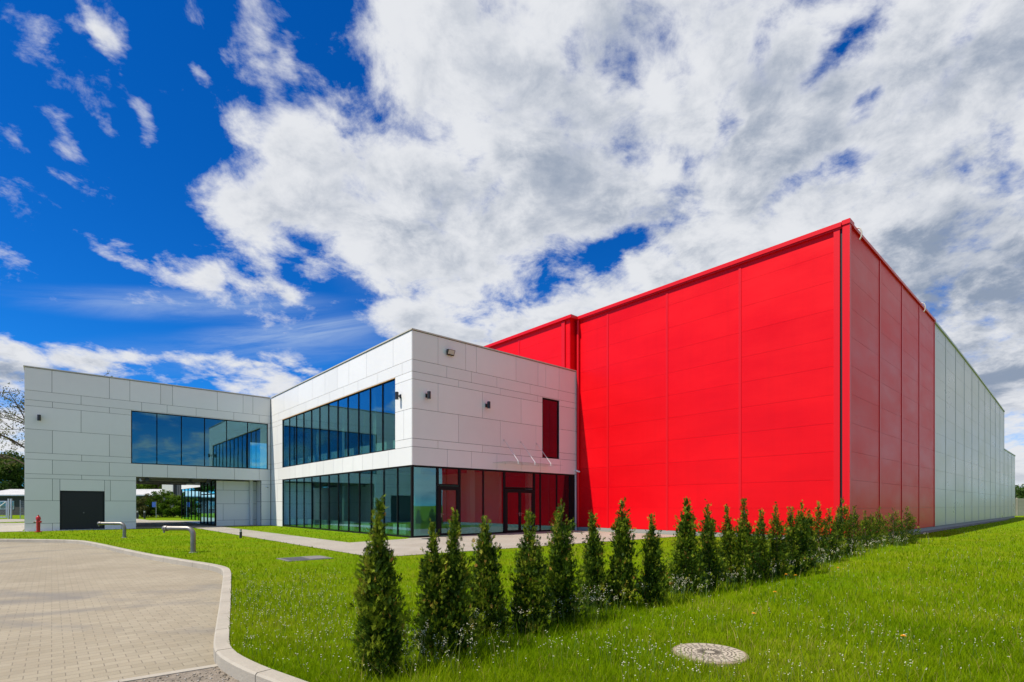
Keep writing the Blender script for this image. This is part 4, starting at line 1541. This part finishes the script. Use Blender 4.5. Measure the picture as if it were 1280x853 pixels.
def tree(name, X, Y, h, spread, seed, leaves, leafsize, m, label, group, trunk_r=.25, first=.3, nlimb=9, twigs=False, density=1.0):
    g = np.random.default_rng(seed)
    t_ = empty(name, (X, Y, 0), 0, label=label, cat='tree' if h > 3.4 else 'shrub', group=group)
    mb = MB()
    bx, by = g.normal(0, spread * .05, 2)
    mb.tube([(0, 0, -.2), (bx * .3, by * .3, h * .3), (bx, by, h * .62), (bx * 1.4, by * 1.2, h * .9)], [trunk_r, trunk_r * .8, trunk_r * .45, trunk_r * .1], 9)
    cs, rs = [], []
    for k in range(nlimb):
        f = first + (0.92 - first) * (k + g.random() * .6) / nlimb
        a = k * 2.4 + g.random()
        L = spread * (1.05 - .55 * f) * g.uniform(.75, 1.1)
        z0 = h * f * .85
        e = (math.cos(a) * L, math.sin(a) * L, z0 + h * .14 * g.uniform(.6, 1.6))
        s = (bx * f, by * f, z0)
        mid = ((s[0] + e[0]) / 2, (s[1] + e[1]) / 2, (s[2] + e[2]) / 2 + h * .02)
        mb.tube([s, mid, e], [trunk_r * .38, trunk_r * .26, trunk_r * .12], 6)
        cs += [e, mid]; rs += [spread * g.uniform(.25, .42), spread * g.uniform(.22, .36)]
        nt = 6 if twigs else 2
        for q in range(nt):
            tt = g.uniform(.3, 1.0)
            b = [s[i] + (e[i] - s[i]) * tt for i in range(3)]
            aa = a + g.normal(0, .9)
            ll = spread * g.uniform(.2, .5)
            c = (b[0] + math.cos(aa) * ll, b[1] + math.sin(aa) * ll, b[2] + ll * g.uniform(-.1, .9))
            mb.tube([b, ((b[0] + c[0]) / 2, (b[1] + c[1]) / 2, (b[2] + c[2]) / 2 + ll * .06), c], [trunk_r * (.22 if twigs else .12), trunk_r * (.16 if twigs else .08), trunk_r * (.09 if twigs else .03)], 5)
            cs.append(c); rs.append(spread * g.uniform(.14, .26))
            if twigs:
                for w_ in range(4):
                    a3 = aa + g.normal(0, 1.1); l3 = ll * g.uniform(.3, .7)
                    d3 = (c[0] + math.cos(a3) * l3, c[1] + math.sin(a3) * l3, c[2] + l3 * g.uniform(-.3, .9))
                    mb.tube([c, d3], [trunk_r * .11, trunk_r * .06], 4)
                    cs.append(d3); rs.append(spread * .10)
    cs.append((bx, by, h * .93)); rs.append(spread * .30)
    if h < 3.4:
        for k in range(9):
            a = k * .7 + g.random(); q = spread * g.uniform(.2, .75)
            cs.append((math.cos(a) * q, math.sin(a) * q, h * g.uniform(.10, .45))); rs.append(spread * g.uniform(.26, .40))
    mb.build('trunk', M_bark, t_, True)
    V, F, idx = leaf_cloud(cs, rs, leaves, leafsize, g)
    V[:, 2] = np.maximum(V[:, 2], .03)
    tint = np.clip(g.normal(.45, .2, leaves) + g.normal(0, .16, len(cs))[idx], 0, 1)
    np_mesh('crown', V, F, m, t_, tint)
    return t_


tree('bare_tree', -54.6, 60, 16.0, 6.6, 41, 9000, .10, M_leafolive, 'tall half bare tree with budding twigs behind the wing', None, .30, .32, 12, True)
for (X, Y, h, s, lb) in ((-104, 104, 10.5, 4.2, 'dark dense tree behind the shed at the picture edge'), (-97, 100, 12.0, 4.6, 'tallest dark tree behind the shed, beside the white wing'), (-91, 108, 11.0, 4.5, 'dark tree behind the shed, half hidden by the white wing')):
    tree('broadleaf_tree', X, Y, h, s, int(-X), 9000, .24, M_leafdark, lb, 'dark trees behind the shed', .3, .15, 12)
for (X, Y, h, s, lb) in ((-67.5, 95, 7.5, 4.4, 'bright green tree above the shed roof, left part of the passage view'), (-62.3, 92, 8.0, 3.8, 'bright green tree with a dark trunk, middle of the passage view')):
    tree('maple_tree', X, Y, h, s, int(-X), 9000, .20, M_leaflight, lb, 'green trees seen through the passage', .38, .45, 12)
SH = [(-47.8, 66.0, 2.5, 1.5, 'wild shrub by the two bollards in the passage view'), (-46.0, 65.6, 2.9, 1.5, 'tall wild shrub left of the blue sign'), (-44.0, 65.2, 3.3, 1.5, 'tallest pale shrub behind the blue sign'),
      (-42.2, 64.6, 2.8, 1.4, 'wild shrub right of the blue sign'), (-40.6, 65.0, 2.2, 1.2, 'low shrub beside the grey building')]
for i, (X, Y, h, s, lb) in enumerate(SH):
    tree('wild_shrub', X, Y, h, s, 300 + i, 6000, .10, M_leafolive if i == 1 else M_leaflight, lb, 'shrubs along the rear fence', .05, .05, 9)
for i, (X, Y, h, s, lb) in enumerate([(83, 84, 4.3, 3.2, 'green bush rising over the beige wall next to the hall'), (89, 87, 4.9, 3.4, 'green bush rising over the beige wall at the picture edge'), (96, 90, 4.4, 3.4, 'bush over the beige wall, farthest right')][:2]):
    tree('broadleaf_bush', X, Y, h, s, 500 + i, 5000, .16, M_leafdark, lb, 'bushes behind the beige wall', .14, .12, 10)


# ---------------------------------------------------------------- far buildings, fences, sign
def shed():
    t = empty('storage_shed', (-82, 80, 0), 0, label='long low shed with a pale corrugated roof beyond the passage and wing', cat='shed')
    m = MB(); m.box(0, 29, 0, 9, 0, 3.08); m.build('wall', M_shedwall, t)
    m = MB()
    n = 96
    for k in range(n):
        x0, x1 = -.4 + 29.8 * k / n, -.4 + 29.8 * (k + 1) / n
        xm = (x0 + x1) / 2
        for (a, b, za, zb) in ((x0, xm, 0, .05), (xm, x1, .05, 0)):
            m.hexa([(a, -.5, 3.05 + za), (b, -.5, 3.05 + zb), (b, 5, 4.05 + zb), (a, 5, 4.05 + za), (a, -.5, 3.13 + za), (b, -.5, 3.13 + zb), (b, 5, 4.13 + zb), (a, 5, 4.13 + za)])
    m.hexa([(-.4, 5.01, 4.05), (29.4, 5.01, 4.05), (29.4, 9.5, 3.05), (-.4, 9.5, 3.05), (-.4, 5.01, 4.12), (29.4, 5.01, 4.12), (29.4, 9.5, 3.13), (-.4, 9.5, 3.13)])
    m.build('roof', M_shedroof, t)
    m = MB(); m.box(-.42, 29.42, -.56, -.505, 2.97, 3.12); m.build('gutter', M_galv, t)
    for k in range(5):
        m = MB(); x = 3 + 5.6 * k
        m.box(x, x + 2.2, -.05, 0, .9, 2.2); w = m.build('window', M_galv, t)
        m = MB(); m.box(x + .1, x + 1.05, -.06, -.05, 1.0, 2.1); m.box(x + 1.15, x + 2.1, -.06, -.05, 1.0, 2.1); m.build('pane', M_glass, w)


shed()


def grey_building():
    t = empty('grey_building', (-49.6, 75, 0), 0, label='dark grey ribbed metal building seen through the passage', cat='building')
    m = MB(); m.box(.6, 12, 0, 10, 0, 4.75)
    for k in range(38):
        m.box(.6 + k * .3, .6 + k * .3 + .15, -.03, 0, 0, 4.7)
    m.build('wall', M_greyclad, t)
    m = MB(); m.box(-1.0, .58, -.06, 10, 3.0, 4.9); m.build('white_fascia', M_white, t)
    m = MB(); m.box(-1.0, .58, .1, 10, 0, 2.98); m.build('recess_wall', M_greyclad, t)
    m = MB(); m.box(.58, 12.2, -.12, 10, 4.76, 4.9); m.build('roof_edge', M_dark, t)
    m = MB(); m.tube([(.85, -.1, 0), (.85, -.1, 4.7)], .06, 8); m.build('downpipe', M_dark, t)
    m = MB(); m.box(2.6, 5.8, -.07, -.031, 0, 2.2)
    for k in range(7): m.box(2.65, 5.75, -.085, -.07, .06 + k * .3, .06 + k * .3 + .27)
    m.build('roller_door', M_galv, t)


grey_building()


def mesh_fence(name, p, q, h, n, label, group=None):
    p, q = Vector(p), Vector(q)
    L = (q - p).length
    ang = math.atan2(q.y - p.y, q.x - p.x)
    t = empty(name, (p.x, p.y, 0), ang, label=label, cat='fence', group=group)
    for k in range(n + 1):
        x = L * k / n
        m = MB(); m.tube([(x, 0, 0), (x, 0, h)], .035, 8); m.build('post', M_galv, t)
    m = MB()
    z = .1
    while z < h - .05:
        m.box(0, L, -.004, .004, z - .005, z + .005); z += .2
    x = .05
    while x < L:
        m.box(x - .004, x + .004, -.008, -.004, .05, h - .05); x += .12
    m.build('wire_mesh', M_galv, t)


mesh_fence('wire_fence', (-58, 70.5), (-36, 66.8), 1.9, 8, 'wire mesh fence with steel posts behind the passage')
mesh_fence('wire_fence', (-55.4, 58.4), (-47, 59.2), 2.1, 4, 'wire mesh fence beside the sliding gate, left of the wing')


def gate():
    t = empty('sliding_gate', (-62.5, 58, 0), 0, label='wire gate with a pale diagonal brace left of the wing', cat='gate')
    m = MB()
    for x in (0, 5.9): m.box(x, x + .1, -.04, .04, .12, 2.0)
    m.box(.1, 5.9, -.04, .04, 1.92, 2.0); m.box(.1, 5.9, -.04, .04, .12, .24)
    m.build('gate_frame', M_galv, t)
    m = MB(); m.tube([(3.6, -.03, .2), (5.9, -.03, 1.9)], .05, 8); m.build('brace', M_whiteplastic, t)
    m = MB()
    for k in range(48): m.box(.12 + k * .12, .126 + k * .12, -.003, .003, .24, 1.92)
    for k in range(9): m.box(.1, 5.9, -.007, -.003, .3 + k * .19, .306 + k * .19)
    m.build('wire_mesh', M_galv, t)
    for x in (6.12, 6.42):
        m = MB(); m.box(x, x + .12, -.06, .06, 0, 2.25); m.build('gate_post', M_galv, t)


gate()


def sign():
    t = empty('parking_sign', (-42.7, 61.8, 0), 0, label='small blue sign on a steel post before the shrubs in the passage view', cat='sign')
    m = MB(); m.tube([(.25, .04, 0), (.25, .04, 1.95)], .03, 8); m.build('post', M_galv, t)
    m = MB(); m.box(-.2, .22, -.01, .01, 1.3, 1.9); m.build('sign_plate', M_bluesign, t)


sign()


def beige_wall():
    t = empty('precast_wall', (70.5, 74, 0), R(20), label='beige precast concrete wall beyond the far end of the hall', cat='wall')
    m = MB()
    for k in range(14):
        for r_ in range(5):
            m.box(k * 2.5 + .13, (k + 1) * 2.5 - .01, -.04, .04, .02 + r_ * .5, .51 + r_ * .5)
    m.build('panel', M_beige, t)
    m = MB()
    for k in range(15): m.box(k * 2.5, k * 2.5 + .12, -.08, .08, 0, 2.6)
    m.build('post', M_beige, t)


beige_wall()
